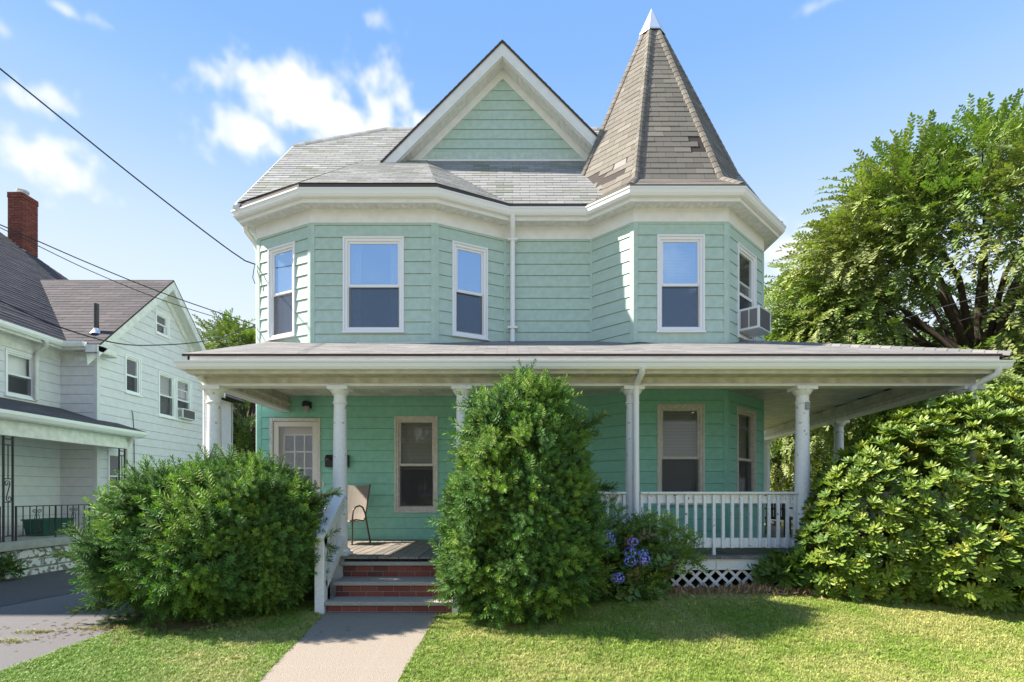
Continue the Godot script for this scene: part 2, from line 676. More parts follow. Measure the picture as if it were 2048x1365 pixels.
func materials() -> void:
	var mott := noise_tex("mottle", 3, 0.02, 0.86, 1.0)
	var fine := noise_tex("fine", 5, 0.09, 0.8, 1.0)
	var streak := noise_tex("streak", 7, 0.05, 0.91, 1.0, 512, 512, 1.0, 40)
	var grain := noise_tex("grain", 8, 0.06, 0.72, 1.0, 512, 512, 1.3, 12)
	M("green_siding", Color(0.47, 0.61, 0.53), 0.55, noise_tex("paint", 15, 0.03, 0.92, 1.0), 0.9, fine, 0.08)
	M("faded_siding", Color(0.55, 0.66, 0.58), 0.6, mott, 1.1, fine, 0.08)
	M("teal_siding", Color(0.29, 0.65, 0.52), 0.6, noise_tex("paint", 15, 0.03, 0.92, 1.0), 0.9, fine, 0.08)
	M("wall_backing", Color(0.10, 0.14, 0.12), 0.9)
	M("white_trim", Color(0.84, 0.835, 0.82), 0.45, noise_tex("clean", 11, 0.02, 0.94, 1.0), 0.7)
	M("white_vinyl", Color(0.82, 0.82, 0.83), 0.35)
	M("cream_trim", Color(0.70, 0.66, 0.57), 0.55, noise_tex("stain", 12, 0.016, 0.82, 1.0, 256, 256, 1.2), 0.8, fine, 0.05)
	M("soffit_white", Color(0.84, 0.835, 0.82), 0.5, mott, 1.2)
	M("peeling_paint", Color(0.86, 0.86, 0.87), 0.6, blotch_tex("peel", 21, 0.022, Color(1, 1, 1), Color(0.45, 0.40, 0.36), 0.86, 0.03), 0.8, fine, 0.1)
	M("tan_casing", Color(0.78, 0.75, 0.69), 0.55, mott, 2.0)
	M("roof_underlay", Color(0.045, 0.035, 0.032), 0.9)
	M("shingle", Color(1, 1, 1), 0.95, noise_tex("grit", 31, 0.16, 0.78, 1.0), 3.0, noise_tex("grit2", 32, 0.2, 0.0, 1.0), 0.12, true)
	M("drip_edge", Color(0.055, 0.04, 0.038), 0.6)
	M("finial_metal", Color(0.75, 0.76, 0.78), 0.35).metallic = 0.6
	for k in 4:
		M("deck_board_%d" % k, [Color(0.26, 0.235, 0.205), Color(0.31, 0.265, 0.225), Color(0.22, 0.205, 0.185), Color(0.34, 0.28, 0.23)][k], 0.75, grain, 1.5, fine, 0.15)
	M("granite", Color(0.48, 0.445, 0.39), 0.85, blotch_tex("speck", 41, 0.12, Color(1, 1, 1), Color(0.66, 0.64, 0.62), 0.52, 0.1), 1.6, fine, 0.15)
	for k in 3:
		M("brick_%d" % k, [Color(0.255, 0.062, 0.045), Color(0.30, 0.085, 0.06), Color(0.17, 0.055, 0.045)][k], 0.85, fine, 4.0, fine, 0.2)
	M("mortar", Color(0.36, 0.32, 0.28), 0.95, fine, 4.0)
	M("blind", Color(0.55, 0.55, 0.52), 0.6)
	M("dark_blind", Color(0.35, 0.35, 0.32), 0.6)
	M("curtain", Color(0.78, 0.78, 0.76), 0.8)
	mats["curtain"].cull_mode = BaseMaterial3D.CULL_DISABLED
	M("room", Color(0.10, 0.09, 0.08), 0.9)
	glass("sky_pane", 0.74, 0.05, Color(0.36, 0.56, 0.86))
	glass("clear_pane", 0.1, 0.04, Color(0.5, 0.52, 0.55))
	var sc := M("insect_screen", Color(0.055, 0.058, 0.065), 0.9)
	sc.transparency = BaseMaterial3D.TRANSPARENCY_ALPHA
	sc.albedo_color.a = 0.55
	sc.cull_mode = BaseMaterial3D.CULL_DISABLED
	M("black_metal", Color(0.018, 0.018, 0.02), 0.4)
	M("iron", Color(0.02, 0.018, 0.02), 0.5)
	M("bronze_tube", Color(0.10, 0.065, 0.045), 0.4)
	M("sling", Color(0.30, 0.26, 0.215), 0.8, fine, 8.0)
	mats["sling"].cull_mode = BaseMaterial3D.CULL_DISABLED
	M("appliance", Color(0.72, 0.73, 0.72), 0.4)
	M("grille", Color(0.16, 0.15, 0.155), 0.6)
	M("wire", Color(0.02, 0.02, 0.022), 0.6)
	M("grey_plate", Color(0.25, 0.26, 0.27), 0.4)

const P2 := [Vector2(-4.60, 15.4), Vector2(-4.60, 9.78), Vector2(-3.419, 9.186), Vector2(-1.31, 9.186), Vector2(-0.127, 9.78), Vector2(1.44, 9.78), Vector2(2.067, 9.15), Vector2(3.652, 9.15), Vector2(4.77, 10.27), Vector2(4.77, 11.85), Vector2(4.2, 12.42), Vector2(4.2, 15.4)]

func corner_board(parent: Node, i: int, path: Array, h0: float, h1: float, w: float, m: Material) -> void:
	var p: Vector2 = path[i]
	var ta := face(path[i - 1], p)
	var tb := face(p, path[i + 1])
	var la: float = (p - path[i - 1]).length()
	var convex: bool = (p - path[i - 1]).cross(path[i + 1] - p) > 0
	var mb := MB.new()
	if convex:
		mb.cbox(ta, Vector3(la - w, h0, 0.0), Vector3(la + 0.018, h1, 0.022), 0.004)
		mb.cbox(tb, Vector3(-0.018, h0, 0.0), Vector3(w, h1, 0.0225), 0.004)
	else:
		mb.cbox(ta, Vector3(la - 0.03, h0, 0.0), Vector3(la - 0.004, h1, 0.022), 0.004)
		mb.cbox(tb, Vector3(0.004, h0, 0.0), Vector3(0.03, h1, 0.0225), 0.004)
	obj("corner_board", mb, m, parent)

func plan_slab(parent: Node, called: String, path: Array, h: float, th: float, m: Material) -> void:
	var mb := MB.new()
	var t := Transform3D(Basis(Vector3.RIGHT, Vector3(0, 0, -1), Vector3.UP), Vector3(0, h, 0))
	mb.slab(PackedVector2Array(path), t, -th, th, 0, th, 1)
	obj(called, mb, m, parent)

func turret_pt(k: int, rad: float, h: float) -> Vector3:
	var a := deg_to_rad(22.5 + 45.0 * k)
	# k = 0 is the front face's right corner, going round to the right and back
	return P(2.86 + rad * sin(a), h, 11.063 - rad * cos(a))

func plane_h(a: Vector3, b: Vector3, c: Vector3, x: float, d: float) -> float:
	var n := (b - a).cross(c - a)
	return a.y - (n.x * (x - a.x) + n.z * (-d - a.z)) / n.y

func build_house() -> void:
	house = thing("victorian_house", "pale green clapboard house with pointed corner turret, front gable and wrap-around porch", "house", Vector3(0, 0, 0))
	var white: Material = mats["white_trim"]
	var vinyl: Material = mats["white_vinyl"]
	# ----- second-floor walls
	var upper := {"frame": vinyl, "glass": mats["sky_pane"], "low": mats["sky_pane"], "casing": 0.03, "fw": 0.045, "proud": 0.035}
	var hb := 3.45
	var ht := 6.055
	var wins := {1: [0.285, 4.19, 0.955, 5.82], 2: [0.545, 4.205, 1.582, 5.826], 3: [0.305, 4.19, 0.975, 5.82], 6: [0.39, 4.20, 1.195, 5.84], 7: [0.39, 4.20, 1.205, 5.84]}
	for i in P2.size() - 1:
		var t := face(P2[i], P2[i + 1])
		var len: float = (P2[i + 1] - P2[i]).length()
		var holes := []
		if wins.has(i):
			var w: Array = wins[i]
			holes.append(hole_of(w[0], w[1], w[2], w[3]))
		var vis := i >= 1 and i <= 7
		var at_turret := i >= 5
		wall(house, "upper_wall", t, rect2(0, hb, len, ht), holes, 4.19 if at_turret else 4.166, 0.2055, mats["green_siding"], mats["wall_backing"], 0.018)
		if wins.has(i):
			var w: Array = wins[i]
			var o := upper.duplicate()
			if i == 2:
				o.curtain = 0.2
				o.mid = 0.49
			elif i == 6:
				o.blind = 0.02
			elif i == 7:
				o.raise = 0.24
				o.glass = mats["clear_pane"]
				o.low = mats["clear_pane"]
			elif i == 1:
				o.shade = 0.5
			window(house, t, w[0], w[1], w[2], w[3], o)
		# head moulding just under the frieze
		var mb := MB.new()
		mb.cbox(t, Vector3(0.02, ht - 0.035, 0.0), Vector3(len - 0.02, ht, 0.02), 0.004)
		obj("head_moulding", mb, mats["green_siding"], house)
	for i in range(1, P2.size() - 1):
		corner_board(house, i, P2, hb, ht, 0.066, mats["green_siding"])
	# a white repair board low on the bay
	var mbr := MB.new()
	mbr.cbox(face(P2[2], P2[3]), Vector3(0.78, 3.93, 0.012), Vector3(2.02, 4.02, 0.03), 0.004)
	obj("repair_board", mbr, white, house)
	# ----- first-floor walls
	var P1 := [P2[0], P2[1], P2[5], P2[6], P2[7], P2[8], P2[9], P2[10], P2[11]]
	var lower := {"frame": mats["tan_casing"], "glass": mats["clear_pane"], "casing": 0.035, "fw": 0.04, "proud": 0.03, "screen_frame": mats["tan_casing"]}
	for i in P1.size() - 1:
		var t := face(P1[i], P1[i + 1])
		var len: float = (P1[i + 1] - P1[i]).length()
		var holes := []
		if i == 1:
			holes = [rect2(0.25, 0.5, 1.10, 2.79), hole_of(2.471, 1.132, 3.259, 2.857)]
		elif i == 3:
			holes = [hole_of(0.39, 1.28, 1.195, 2.975)]
		elif i == 4:
			holes = [hole_of(0.37, 1.28, 1.19, 2.975)]
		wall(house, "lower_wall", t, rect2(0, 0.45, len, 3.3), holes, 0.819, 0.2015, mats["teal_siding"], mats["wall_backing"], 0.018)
		if i == 1:
			var o := lower.duplicate()
			o.blind = 0.45
			o.blind_mat = mats["dark_blind"]
			window(house, t, 2.471, 1.132, 3.259, 2.857, o)
			front_door(t)
		elif i == 3 or i == 4:
			var o := lower.duplicate()
			o.blind = 0.02
			o.blind_mat = mats["dark_blind"]
			o.mid = 0.46
			window(house, t, 0.39 if i == 3 else 0.37, 1.28, 1.195 if i == 3 else 1.19, 2.975, o)
	for i in range(1, P1.size() - 1):
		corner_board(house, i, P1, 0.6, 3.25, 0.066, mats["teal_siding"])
	# white board on the left corner, outside the porch
	var mc := MB.new()
	mc.cbox(face(P1[0], P1[1]), Vector3(5.45, 0.5, 0.024), Vector3(5.63, 3.45, 0.04), 0.004)
	obj("corner_trim", mc, white, house)
	# floors and back wall close the rooms
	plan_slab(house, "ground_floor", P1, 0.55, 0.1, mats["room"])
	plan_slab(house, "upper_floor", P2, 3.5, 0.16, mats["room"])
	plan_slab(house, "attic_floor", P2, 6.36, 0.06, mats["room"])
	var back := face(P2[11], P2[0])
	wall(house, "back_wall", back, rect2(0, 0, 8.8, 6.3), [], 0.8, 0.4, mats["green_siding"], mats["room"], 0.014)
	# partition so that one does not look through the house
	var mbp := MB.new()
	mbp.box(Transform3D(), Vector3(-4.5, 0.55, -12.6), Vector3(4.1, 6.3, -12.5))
	obj("partition", mbp, mats["room"], house)
	# stone foundation under the walls
	sweep(house, "foundation", P1, [Vector2(-0.2, -0.3), Vector2(0.0, -0.3), Vector2(0.0, 0.45), Vector2(-0.2, 0.45)], mats["granite"])
	# ----- eaves of the second floor
	var EP := [Vector2(-4.60, 10.5)]
	EP.append_array(P2.slice(1, 10))
	sweep(house, "frieze", EP, [Vector2(-0.08, 6.056), Vector2(0.024, 6.056), Vector2(0.024, 6.30), Vector2(-0.08, 6.30)], white)
	soffit(house, EP, 0.02, 0.25, 6.285, 0.1, mats["soffit_white"])
	sweep(house, "fascia", EP, [Vector2(0.235, 6.272), Vector2(0.26, 6.272), Vector2(0.26, 6.51), Vector2(0.235, 6.51)], white)
	var gut := [Vector2(0.262, 6.34), Vector2(0.325, 6.34), Vector2(0.35, 6.375), Vector2(0.362, 6.425), Vector2(0.375, 6.44), Vector2(0.375, 6.462), Vector2(0.362, 6.462), Vector2(0.35, 6.435), Vector2(0.27, 6.40), Vector2(0.262, 6.45)]
	sweep(house, "gutter", EP, gut, vinyl)
	sweep(house, "roof_edge", EP.slice(0, 6), [Vector2(0.0, 6.45), Vector2(0.335, 6.482), Vector2(0.338, 6.53), Vector2(0.0, 6.72)], mats["drip_edge"])
	# downspout in the middle
	var sp := spout([P(0.012, 6.36, 9.48), P(0.012, 6.24, 9.50), P(0.012, 6.12, 9.60), P(0.012, 6.02, 9.71), P(0.012, 5.6, 9.715), P(0.012, 4.4, 9.715), P(0.012, 4.2, 9.71), P(0.012, 4.13, 9.64)], 0.075, "downspout", vinyl, house)
	var ms := MB.new()
	for hh in [4.42, 6.0]:
		ms.box(Transform3D(), Vector3(-0.075, hh, -9.765), Vector3(0.1, hh + 0.03, -9.655))
	obj("bracket", ms, vinyl, sp)
	spout([P(-4.84, 6.36, 9.75), P(-4.82, 6.2, 9.8), P(-4.72, 6.06, 9.9), P(-4.67, 5.9, 9.95), P(-4.67, 3.0, 9.95), P(-4.67, 0.1, 9.95)], 0.075, "downspout", vinyl, house)
	# ----- main roof
	var sm: Material = mats["shingle"]
	var und: Material = mats["roof_underlay"]
	var grey := [Color(0.345, 0.345, 0.335), Color(0.38, 0.38, 0.37), Color(0.30, 0.31, 0.275), Color(0.265, 0.285, 0.225), Color(0.36, 0.36, 0.35), Color(0.41, 0.41, 0.40)]
	var brown := [Color(0.215, 0.195, 0.165), Color(0.245, 0.22, 0.185), Color(0.19, 0.17, 0.145), Color(0.205, 0.185, 0.16), Color(0.265, 0.24, 0.205)]
	var hz := func(d: float) -> float: return 6.53 + 1.11 * (d - 9.45)
	var roof := part("main_roof", house)
	var E0 := P(-4.86, 6.53, 9.45)
	var EC := P(-4.93, 6.53, 9.57)
	var E1 := P(-3.48, 6.56, 8.865)
	var E2 := P(-1.25, 6.56, 8.865)
	var E3 := P(-0.03, 6.53, 9.45)
	var T1 := P(-2.975, hz.call(11.0), 11.0)
	var T2 := P(-1.755, hz.call(11.0), 11.0)
	var main := [E0, P(4.4, 6.53, 9.45), P(4.4, hz.call(11.6), 11.6), P(2.6, hz.call(12.45), 12.45), P(-2.87, hz.call(12.45), 12.45), P(-4.72, hz.call(11.61), 11.61)]
	shingles(roof, main, [[E0, E3, T2, T1]], 0.127, 0.305, grey, house_tabs, 0.0, und)
	shingles(roof, [E1, E2, T2, T1], [], 0.127, 0.305, grey, house_tabs, 0.0, und)
	shingles(roof, [EC, E1, T1], [], 0.127, 0.305, grey, house_tabs, 0.0, und)
	shingles(roof, [E2, E3, T2], [], 0.127, 0.305, grey, house_tabs, 0.0, und)
	# clipped gable on the left, back slope
	var rb := MB.new()
	var tl := P(-4.72, hz.call(11.61), 11.61)
	var tr := P(-4.72, hz.call(11.61), 13.29)
	var ap := P(-2.87, hz.call(12.45), 12.45)
	rb.tri(tl, ap, tr)
	rb.quad(ap, P(2.6, ap.y, 12.45), P(4.4, 6.53, 15.5), P(-4.72, 6.53, 15.5))
	rb.tri(ap, tr, P(-4.72, 6.53, 15.5))
	rb.quad(P(2.6, ap.y, 12.45), P(4.4, tl.y, 11.6), P(4.4, 6.53, 15.5), P(4.4, 6.53, 9.6))
	obj("back_slope", rb, M("back_shingle", Color(0.3, 0.3, 0.28), 0.95, texs["grit"], 1.0), roof)
	var gw := MB.new()
	gw.slab(PackedVector2Array([Vector2(9.6, 6.3), Vector2(15.4, 6.3), Vector2(13.29, tl.y - 0.1), Vector2(11.61, tl.y - 0.1)]), Transform3D(Basis(Vector3(0, 0, -1), Vector3.UP, Vector3(-1, 0, 0) * -1), Vector3(-4.6, 0, 0)), -0.02, 0.04, 0, 0.04, 1)
	obj("side_gable", gw, mats["green_siding"], house)
	var rk := MB.new()
	rk.tube(PackedVector3Array([E0 + Vector3(0.02, -0.07, 0), tl + Vector3(0.02, -0.07, 0)]), PackedFloat32Array([0.06]), 4)
	obj("rake_board", rk, white, house)
	hip_cap(roof, tl, ap, 0.09, sm, grey, "hip_cap", 0.95)
	hip_cap(roof, ap, P(2.6, ap.y, 12.45), 0.09, sm, grey, "ridge_cap", 1.05)
	# ----- front gable
	gable(grey)
	# ----- turret roof
	var tro := part("turret_roof", house)
	var apex := P(2.86, 11.30, 11.063)
	var rad := 2.40
	var mark := house_tabs.size()
	var left_from := 0
	var left_to := 0
	for k in [4, 5, 6, 7, 0, 1]:
		var a := turret_pt(k, rad, 6.52)
		var b := turret_pt(k + 1, rad, 6.52)
		if k == 6:
			left_from = house_tabs.size()
		var a1 := turret_pt(k, 1.95, 6.85)
		var b1 := turret_pt(k + 1, 1.95, 6.85)
		shingles(tro, [a, b, b1, a1], [], 0.135, 0.305, brown, house_tabs, 0.0, und)
		shingles(tro, [a1, b1, apex], [], 0.135, 0.305, brown, house_tabs, 0.0, und)
		if k == 6:
			left_to = house_tabs.size()
	# torn and bleached shingles low on the left face
	var keep := []
	for i in house_tabs.size():
		if i >= left_from and i < left_to:
			var s: Array = house_tabs[i]
			var mid := bounds2(s[0]).get_center()
			var g := absf(mid.x - 0.25 - mid.y * 0.25)
			if mid.y > 0.08 and mid.y < 0.62 and g < 0.75:
				if rng.randf() < 0.4:
					continue
				if rng.randf() < 0.4:
					s[4] = Color(0.33, 0.31, 0.29)
				if rng.randf() < 0.5:
					var q := PackedVector2Array()
					for p in s[0]:
						q.append(p + Vector2(rng.randf_range(-0.05, 0.05), rng.randf_range(-0.03, 0.03)))
					if not Geometry2D.triangulate_polygon(q).is_empty():
						s[0] = q
		elif i >= mark:
			var s: Array = house_tabs[i]
			var m3: Vector3 = s[1] * Vector3(bounds2(s[0]).get_center().x, bounds2(s[0]).get_center().y, 0)
			if m3.z > -9.95 and m3.z < -9.4 and m3.x > 3.22 and m3.x < 3.52 and m3.y > 7.5 and m3.y < 7.85:
				continue
		keep.append(house_tabs[i])
	house_tabs = keep
	for k in [5, 6, 7, 0, 1, 2]:
		var a := turret_pt(k, rad, 6.53)
		var a1 := turret_pt(k, 1.96, 6.86)
		hip_cap(tro, a, a1, 0.07, sm, brown)
		hip_cap(tro, a1, a1.lerp(apex, 0.87), 0.07, sm, brown)
	sweep(house, "roof_edge", EP.slice(5, 9), [Vector2(0.2, 6.495), Vector2(0.33, 6.482), Vector2(0.333, 6.515), Vector2(0.2, 6.53)], M("turret_edge", Color(0.13, 0.115, 0.1), 0.8))
	var fb := MB.new()
	var f0 := apex.y - 0.5
	for k in 8:
		var r := 1.95 * 0.5 / (apex.y - 6.85) + 0.06
		var a0 := turret_pt(k, r, f0)
		var b0 := turret_pt(k + 1, r, f0)
		fb.tri(a0, b0, P(2.86, apex.y + 0.1, 11.063))
		fb.quad(turret_pt(k, r, f0 - 0.03), turret_pt(k + 1, r, f0 - 0.03), b0, a0)
	obj("finial", fb, mats["finial_metal"], tro)
	porch(grey)
	lay_shingles(house_tabs, 300, sm)

func gable(grey: Array) -> void:
	var g := part("front_gable", house)
	var white: Material = mats["white_trim"]
	var cx := -0.19
	var top := 10.38
	var hb := 7.98
	var tw := Transform3D(Basis.IDENTITY, Vector3(cx, 0, -11.0))
	var ga := 9.90
	var hw := ga - 8.235
	wall(g, "gable_wall", tw, PackedVector2Array([Vector2(-hw - 0.25, 8.235), Vector2(hw + 0.25, 8.235), Vector2(0, ga + 0.25)]), [], 8.235 + 0.04, 0.197, mats["green_siding"], mats["wall_backing"], 0.018)
	var pd := MB.new()
	pd.cbox(tw, Vector3(-hw, 8.235, 0.012), Vector3(0.12, 8.40, 0.024), 0.004)
	pd.cbox(tw, Vector3(0.13, 8.235, 0.012), Vector3(hw, 8.39, 0.02), 0.004)
	# loose, faded bottom boards
	obj("loose_board", pd, mats["faded_siding"], g)
	var arm := func(called: String, s: float, o0: float, o1: float, z0: float, z1: float, bot: float, m: Material) -> void:
		var q := sqrt(2.0)
		var a0 := top - o0 * q
		var a1 := top - o1 * q
		var poly := PackedVector2Array([Vector2(0, a0), Vector2(0, a1), Vector2(s * (a1 - bot), bot), Vector2(s * (a0 - bot), bot)])
		var mb := MB.new()
		mb.slab(poly, Transform3D(Basis.IDENTITY, Vector3(cx, 0, 0)), z0, z1 - z0, 0, z1 - z0, 1)
		obj(called, mb, m, g)
	for s in [-1.0, 1.0]:
		arm.call("rake_board", s, 0.015, 0.17, -10.70, -10.66, hb, white)
		arm.call("rake_moulding", s, 0.165, 0.205, -10.72, -10.64, hb, white)
		arm.call("rake_soffit", s, 0.19, 0.21, -11.0, -10.705, hb, mats["soffit_white"])
		arm.call("rake_frieze", s, 0.19, 0.34, -11.01, -10.975, 8.2, white)
		# soffit grooves
		var gm := MB.new()
		for i in 26:
			var l := 0.2 + i * 0.12
			var dir := Vector3(s * 0.7071, -0.7071, 0)
			var p: Vector3 = Vector3(cx, top - 0.21 * 1.4142, 0) + dir * l
			if p.y < hb + 0.1:
				break
			var nn := Vector3(-s * 0.7071, -0.7071, 0)
			var t := Transform3D(Basis(dir, nn, Vector3.BACK), p)
			gm.box(t, Vector3(0, -0.002, -10.97), Vector3(0.108, 0.006, -10.712))
		obj("soffit_board", gm, mats["soffit_white"], g)
		# roof plane, running back into the main roof
		var rb := MB.new()
		var rp := PackedVector2Array([Vector2(0, top + 0.012), Vector2(0, top - 0.02), Vector2(s * (top - hb), hb - 0.02), Vector2(s * (top - hb + 0.015), hb - 0.005)])
		rb.slab(rp, Transform3D(Basis.IDENTITY, Vector3(cx, 0, 0)), -14.2, 3.57, 0, 3.57, 1)
		obj("roof_plane", rb, mats["drip_edge"], g)
		var q3 := [P(cx, top + 0.014, 10.63), P(cx + s * (top - hb), hb + 0.014, 10.63), P(cx + s * (top - hb), hb + 0.014, 13.6), P(cx, top + 0.014, 13.6)]
		if s < 0:
			q3.reverse()
		shingles(g, q3, [], 0.127, 0.305, [Color(0.2, 0.18, 0.165), Color(0.24, 0.21, 0.19)], house_tabs)
	# flashing ledge under the gable wall
	var fl := MB.new()
	fl.cbox(tw, Vector3(-2.05, 8.19, 0.0), Vector3(2.05, 8.235, 0.06), 0.01)
	obj("flashing", fl, white, g)
	var gb := MB.new()
	gb.slab(PackedVector2Array([Vector2(-2.1, 8.1), Vector2(2.1, 8.1), Vector2(0, 10.2)]), Transform3D(Basis.IDENTITY, Vector3(cx, 0, -13.5)), -0.05, 0.05, 0, 0.05, 1)
	obj("gable_back", gb, mats["green_siding"], g)

func front_door(t: Transform3D) -> void:
	var x0 := 0.216
	var x1 := 1.138
	var y0 := 0.62
	var y1 := 2.823
	var mb := MB.new()
	var cas: Material = M("door_casing", Color(0.78, 0.75, 0.70), 0.55, texs["mottle"], 2.0)
	mb.cbox(t, Vector3(x0, y0, -0.06), Vector3(x0 + 0.06, y1, 0.035), 0.006)
	mb.cbox(t, Vector3(x1 - 0.06, y0, -0.06), Vector3(x1, y1, 0.035), 0.006)
	mb.cbox(t, Vector3(x0 + 0.06, y1 - 0.06, -0.06), Vector3(x1 - 0.06, y1, 0.034), 0.006)
	mb.cbox(t, Vector3(x0 + 0.03, y0 - 0.04, -0.1), Vector3(x1 - 0.03, y0, 0.05), 0.006)
	var d := obj("front_door", mb, cas, house)
	# storm door
	var s := Rect2(x0 + 0.065, y0 + 0.01, x1 - x0 - 0.13, y1 - y0 - 0.075)
	mb = MB.new()
	var gi := Rect2(s.position.x + 0.09, 1.42, s.size.x - 0.18, s.end.y - 0.09 - 1.42)
	ring(mb, t, s, gi, -0.03, 0.005, 0.004)
	obj("storm_door", mb, M("storm_paint", Color(0.72, 0.69, 0.64), 0.4), d)
	obj("storm_pane", sheet_mb(t, gi.position.x, gi.position.y, gi.end.x, gi.end.y, -0.012), mats["clear_pane"], d)
	# inner door with a nine-light window
	mb = MB.new()
	var e := Rect2(s.position.x, s.position.y, s.size.x, s.size.y)
	var li := Rect2(s.position.x + 0.15, 1.62, s.size.x - 0.25, 0.90)
	ring(mb, t, e, li, -0.16, -0.12, 0.004)
	obj("door_leaf", mb, M("door_paint", Color(0.50, 0.44, 0.33), 0.5), d)
	mb = MB.new()
	for k in [1, 2]:
		var xx: float = li.position.x + li.size.x * k / 3.0
		mb.cbox(t, Vector3(xx - 0.011, li.position.y, -0.15), Vector3(xx + 0.011, li.end.y, -0.119), 0.003)
		var yy: float = li.position.y + li.size.y * k / 3.0
		mb.cbox(t, Vector3(li.position.x, yy - 0.011, -0.15), Vector3(li.end.x, yy + 0.011, -0.118), 0.003)
	ring(mb, t, li.grow(0.02), li, -0.13, -0.115, 0.003)
	obj("glazing_bar", mb, mats["white_trim"], d)
	for i in 3:
		for j in 3:
			var a := li.position.x + li.size.x * i / 3.0
			var b := li.position.y + li.size.y * j / 3.0
			obj("pane", sheet_mb(t, a, b, a + li.size.x / 3.0, b + li.size.y / 3.0, -0.135), mats["clear_pane"], d)
	mb = MB.new()
	mb.cbox(t, Vector3(s.end.x - 0.055, 1.55, 0.004), Vector3(s.end.x - 0.025, 1.70, 0.02), 0.004)
	mb.cbox(t, Vector3(s.end.x - 0.11, 1.60, 0.03), Vector3(s.end.x - 0.03, 1.62, 0.045), 0.004)
	obj("handle", mb, mats["grey_plate"], d)
	mb = MB.new()
	mb.cbox(t, Vector3(x1 + 0.035, 1.58, 0.012), Vector3(x1 + 0.065, 1.68, 0.03), 0.005)
	obj("doorbell", mb, cas, d)

const COLX := [-4.11, -2.373, -0.683, 1.662, 4.008, 6.277]
const DK := 0.614

func column(at: Vector3, hb: float, ht: float, m: Material) -> MeshInstance3D:
	var mb := MB.new()
	var t := Transform3D(Basis.IDENTITY, at)
	var h := ht - hb
	mb.box(t, Vector3(-0.14, hb, -0.14), Vector3(0.14, hb + 0.045, 0.14))
	mb.box(t, Vector3(-0.14, ht - 0.05, -0.14), Vector3(0.14, ht, 0.14))
	var prof := [Vector2(0.135, hb + 0.045), Vector2(0.138, hb + 0.065), Vector2(0.13, hb + 0.085), Vector2(0.105, hb + 0.1)]
	for k in 9:
		var s := k / 8.0
		prof.append(Vector2(lerpf(0.1, 0.083, s * s), hb + 0.1 + s * (h - 0.34)))
	var n := ht - 0.24
	prof.append_array([Vector2(0.095, n + 0.01), Vector2(0.098, n + 0.022), Vector2(0.095, n + 0.034), Vector2(0.084, n + 0.045), Vector2(0.084, n + 0.12), Vector2(0.1, n + 0.135), Vector2(0.12, n + 0.165), Vector2(0.13, n + 0.19)])
	mb.lathe(at, prof, 24)
	return obj("porch_column", mb, m, house)

func railing(a: Vector2, b: Vector2, step: float, m: Material) -> void:
	var t := face(a, b)
	var len := (b - a).length()
	var mb := MB.new()
	mb.cbox(t, Vector3(0, 1.455, -0.05), Vector3(len, 1.485, 0.075), 0.004)
	var r := obj("railing", mb, m, house)
	mb = MB.new()
	mb.cbox(t, Vector3(0, 1.325, -0.02), Vector3(len, 1.454, 0.018), 0.004)
	obj("top_rail", mb, m, r)
	mb = MB.new()
	mb.cbox(t, Vector3(0, 0.715, -0.02), Vector3(len, 0.85, 0.018), 0.004)
	obj("bottom_rail", mb, m, r)
	var k := int(round(len / step))
	for i in range(1, k):
		var x := len * i / k
		mb = MB.new()
		var low: float = DK + 0.002 if i == k / 2 else rng.randf_range(0.708, 0.722)
		mb.cbox(t, Vector3(x - 0.02, low, 0.0185), Vector3(x + 0.02, rng.randf_range(1.432, 1.445), 0.056), 0.003)
		obj("baluster", mb, m, r)
	for e in [0.02, len - 0.02]:
		mb = MB.new()
		mb.cbox(t, Vector3(e - 0.02, 0.70, 0.0185), Vector3(e + 0.02, 1.45, 0.05), 0.003)
		obj("end_post", mb, m, r)

